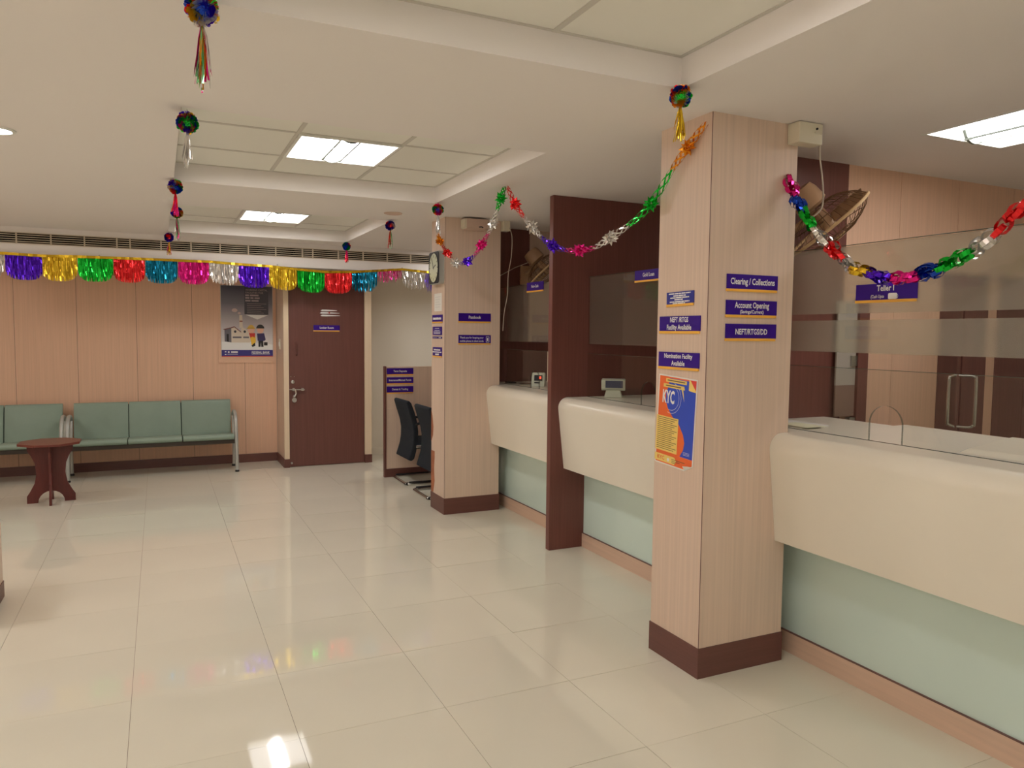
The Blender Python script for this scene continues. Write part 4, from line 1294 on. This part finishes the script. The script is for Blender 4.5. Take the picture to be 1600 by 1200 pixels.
def lattice_segment(path, cname, parent, rad=0.016, star=0.050, seed=0):
    """open twisted foil net with a starry bow in the middle"""
    r = random.Random(seed)
    mb = MB()
    n = len(path)
    for h in (-1, 1):
        for k in range(4):
            ph = k * PI / 2 + r.uniform(-0.2, 0.2)
            pts, wv = [], []
            for i in range(n):
                t, u, v = frame_at(path, i)
                a = ph + h * i * 0.75
                rr = rad * (0.75 + 0.5 * math.sin(i * PI / (n - 1)))
                d = u * math.cos(a) + v * math.sin(a)
                pts.append(path[i] + d * rr)
                wv.append((t * 0.8 + d.cross(t) * 0.4) * 0.0058)
            mb.strip(pts, wv)
    c = path[n // 2]
    t, u, v = frame_at(path, n // 2)
    for k in range(14):
        a = k * 2 * PI / 7 + r.uniform(-0.2, 0.2)
        tl = (-0.5 if k < 7 else 0.5) + r.uniform(-0.25, 0.25)
        d = (u * math.cos(a) + v * math.sin(a) + t * tl).normalized()
        sd = d.cross(t).normalized()
        nn = d.cross(sd).normalized()
        L = star * r.uniform(0.75, 1.05)
        mb.add([c + d * 0.004, c + d * L * 0.5 + sd * 0.015 + nn * 0.003, c + d * L, c + d * L * 0.5 - sd * 0.015 + nn * 0.003, c + d * L * 0.5 - nn * 0.006], [(0, 1, 4), (1, 2, 4), (2, 3, 4), (3, 0, 4)])
    mb.build('foil_bow', F[cname], parent)


def ring_segment(path, cname, parent, seed=0, scale=1.0):
    """chain of foil loops"""
    r = random.Random(seed)
    mb = MB()
    n = len(path)
    cnt = 5
    for k in range(cnt):
        i = int((k + 0.5) / cnt * (n - 1))
        t, u, v = frame_at(path, i)
        c = path[i]
        for q in range(2):
            ang = r.uniform(0, PI)
            d = (u * math.cos(ang) + v * math.sin(ang))
            nrm = t.cross(d)
            R1 = scale * r.uniform(0.016, 0.027)
            cc = c + d * r.uniform(-0.014, 0.014)
            pts, wv = [], []
            for j in range(13):
                a = j * 2 * PI / 12
                pts.append(cc + (t * math.cos(a) * 1.25 + d * math.sin(a)) * R1)
                wv.append((nrm + (t * math.cos(a) + d * math.sin(a)) * r.uniform(-0.3, 0.3)) * 0.0095 * scale)
            mb.strip(pts, wv)
    mb.build('foil_loops', F[cname], parent)


def resample(ctrl, per=10):
    P = spline(ctrl, per)
    d = [0]
    for a, b in zip(P, P[1:]):
        d.append(d[-1] + (b - a).length)
    return P, d


def sub(P, d, a, b, n):
    out = []
    for i in range(n):
        s_ = (a + (b - a) * i / (n - 1))
        j = 0
        while j < len(d) - 2 and d[j + 1] < s_:
            j += 1
        f_ = (s_ - d[j]) / max(1e-9, d[j + 1] - d[j])
        out.append(P[j].lerp(P[j + 1], f_))
    return out


G1A = [[2.187, 6.159, 2.498], [2.186, 6.138, 2.387], [2.18, 6.008, 2.303], [2.173, 5.865, 2.226], [2.163, 5.66, 2.136], [2.15, 5.408, 2.12], [2.141, 5.218, 2.156], [2.135, 5.094, 2.205], [2.128, 4.962, 2.264], [2.123, 4.86, 2.319], [2.119, 4.776, 2.395], [2.114, 4.69, 2.489], [2.11, 4.615, 2.550]]
G1B = [[2.11, 4.580, 2.550], [2.112, 4.530, 2.495], [2.115, 4.47, 2.423], [2.121, 4.337, 2.315], [2.125, 4.244, 2.252], [2.13, 4.113, 2.166], [2.136, 3.967, 2.098], [2.143, 3.808, 2.06], [2.15, 3.652, 2.046], [2.155, 3.519, 2.051], [2.161, 3.389, 2.085], [2.168, 3.228, 2.132], [2.173, 3.094, 2.184], [2.178, 2.984, 2.266], [2.182, 2.898, 2.349], [2.185, 2.816, 2.411], [2.188, 2.745, 2.461], [2.191, 2.677, 2.506]]
G2 = [[2.66, 2.650, 2.314], [2.66, 2.632, 2.26], [2.66, 2.597, 2.204], [2.66, 2.548, 2.131], [2.66, 2.497, 2.067], [2.66, 2.411, 1.979], [2.66, 2.323, 1.908], [2.66, 2.265, 1.866], [2.66, 2.201, 1.845], [2.66, 2.124, 1.819], [2.66, 2.051, 1.81], [2.66, 1.982, 1.813], [2.66, 1.924, 1.831], [2.66, 1.858, 1.848], [2.66, 1.793, 1.871], [2.66, 1.736, 1.904], [2.66, 1.691, 1.931], [2.66, 1.629, 1.994], [2.66, 1.589, 2.036], [2.66, 1.50, 2.14], [2.66, 1.38, 2.32], [2.66, 1.26, 2.55]]


def garland(name, label, ctrl, segs, kind, seed, group):
    """segs: (colour, control index start, control index end)"""
    P, d = resample(ctrl, 10)
    t = thing(name, label, 'garland', ctrl[0], group)
    for k, (cn, a, b) in enumerate(segs):
        ia, ib = int(a * 10), min(int(b * 10), len(d) - 1)
        pth = sub(P, d, d[ia], d[ib], 13)
        if kind == 'net':
            lattice_segment(pth, cn, t, seed=seed + k)
        else:
            ring_segment(pth, cn, t, seed=seed + k)
    return t


garland('foil_garland', 'foil bow garland sagging from the farther column up to the ceiling', G1A,
        [('orange', 0.6, 2.0), ('red', 2.0, 3.5), ('silver', 3.5, 4.5), ('purple', 4.5, 6.0), ('pink', 6.0, 8.4), ('silver', 8.4, 10.3), ('green', 10.3, 12)], 'net', 20, 'foil garlands')
garland('foil_garland', 'foil bow garland sagging from the ceiling to the near column', G1B,
        [('red', 0.2, 3.0), ('silver', 3.0, 5.0), ('purple', 5.0, 6.9), ('pink', 6.9, 8.9), ('silver', 8.9, 11.0), ('green', 11.0, 14.0), ('orange', 14.0, 17)], 'net', 50, 'foil garlands')
garland('foil_garland', 'foil loop garland sagging from the near column past the teller glass', G2,
        [('pink', 0, 1.8), ('blue', 1.8, 2.8), ('green', 2.8, 4.1), ('silver', 4.1, 5.0), ('red', 5.0, 5.9), ('silver', 5.9, 7.0), ('gold', 7.0, 8.0), ('purple', 8.0, 9.6), ('pink', 9.6, 11.2), ('blue', 11.2, 12.6), ('green', 12.6, 14.6), ('silver', 14.6, 16.2), ('red', 16.2, 18.2), ('silver', 18.2, 19.2), ('purple', 19.2, 20.2), ('green', 20.2, 21)], 'ring', 90, 'foil garlands')


# ------------------------------------------------------------------ pompoms with tassels
def pompom(x, y, z, r, label, ballcols, tasscols, tlen, seed):
    """crinkled foil ball hanging from the ceiling corner at (x, y)"""
    rr = random.Random(seed)
    t = thing('foil_pompom', label, 'pompom', (x, y, z), 'foil pompoms with tassels')
    Cn = Vector((x, y, z))
    n = 210
    parts = {c: MB() for c in ballcols}
    for k in range(n):
        zz = 1 - 2 * (k + 0.5) / n
        a = k * 2.39996
        d = Vector((math.sqrt(1 - zz * zz) * math.cos(a), math.sqrt(1 - zz * zz) * math.sin(a), zz))
        ci = int((math.sin(d.x * 2.3 + seed) + math.cos(d.z * 3.1 + d.y * 2 + seed * 2) + 2) / 4 * len(ballcols)) % len(ballcols)
        u = d.cross(Vector((0.3, 0.5, 0.8))).normalized()
        v = d.cross(u)
        th = rr.uniform(0, PI)
        s_ = u * math.cos(th) + v * math.sin(th)
        b = Cn + d * r * 0.45
        tip = Cn + d * r * rr.uniform(0.86, 1.06)
        w_ = r * 0.20
        parts[ballcols[ci]].add([b, tip + s_ * w_, tip + d * r * 0.08, tip - s_ * w_, b + s_ * 0.001], [(0, 1, 2), (0, 2, 3)])
    for c, mb in parts.items():
        if mb.v:
            mb.build('foil_ruffle', F[c], t)
    MB().lathe([(0.05 * r, -0.72 * r), (0.5 * r, -0.5 * r), (0.72 * r, 0), (0.5 * r, 0.5 * r), (0.05 * r, 0.72 * r)], 14, Matrix.Translation(Cn)).build('core', F[ballcols[0]], t, smooth=True)
    for ti, c in enumerate(tasscols):
        mb = MB()
        for k in range(12):
            a = rr.uniform(0, 2 * PI)
            sp = rr.uniform(0.1, 0.55) * r
            L = tlen * rr.uniform(0.65, 1.0)
            tw = rr.uniform(0, PI)
            pts = [Cn + Vector((math.cos(a) * sp * f_ ** 0.7 + rr.uniform(-.002, .002), math.sin(a) * sp * f_ ** 0.7, -r * 0.75 - L * f_)) for f_ in (0, 0.3, 0.6, 0.85, 1.0)]
            mb.strip(pts, [Vector((math.cos(tw + q * 0.5), math.sin(tw + q * 0.5), 0)) * r * 0.065 for q in range(5)])
        stuff(mb.build('tassel', F[c], t))
    MB().tube([(x, y, z + r * 0.6), (x, y, CZ - 0.0005)], 0.0015, 5).build('hanging_string', M['string'], t)
    return t


BC = ['blue', 'green', 'red', 'gold', 'silver', 'purple']
pompom(0.135, 2.44, 2.517, 0.046, 'foil pompom with a pink tassel, cut by the top edge', BC, ['pink', 'paleg', 'orange', 'silver'], 0.20, 1)
pompom(0.135, 3.70, 2.500, 0.046, 'green and blue foil pompom with a long silver tassel, near corner of the middle coffer', ['green', 'blue', 'green', 'pink', 'gold', 'purple'], ['silver', 'silver'], 0.17, 2)
pompom(0.118, 5.42, 2.510, 0.046, 'foil pompom with a pink side tassel, far left corner of the middle coffer', BC, ['pink', 'red'], 0.17, 3)
pompom(0.150, 6.52, 2.500, 0.044, 'foil pompom at the near left corner of the far coffer', BC, ['pink', 'silver', 'paleg'], 0.19, 4)
pompom(0.115, 8.34, 2.505, 0.044, 'red and black foil pompom hanging before the air grille at the left', ['red', 'blue', 'purple', 'gold'], ['pink', 'gold'], 0.15, 5)
pompom(1.870, 8.22, 2.505, 0.044, 'small dark foil pompom hanging before the air grille above the door', ['blue', 'green', 'purple', 'red'], ['red', 'pink'], 0.16, 6)
pompom(1.855, 6.46, 2.510, 0.042, 'foil pompom with a dark red tassel, left of the farther column', ['red', 'blue', 'purple', 'silver'], ['red', 'paleg'], 0.17, 7)
pompom(1.925, 5.42, 2.505, 0.042, 'foil pompom with a silver tassel just before the farther column', ['blue', 'green', 'red', 'orange', 'pink'], ['silver', 'silver'], 0.16, 8)
pompom(1.885, 2.46, 2.520, 0.043, 'blue and silver foil pompom with a gold tassel beside the near column', ['green', 'blue', 'silver', 'orange', 'red', 'blue'], ['gold', 'gold', 'gold'], 0.145, 9)
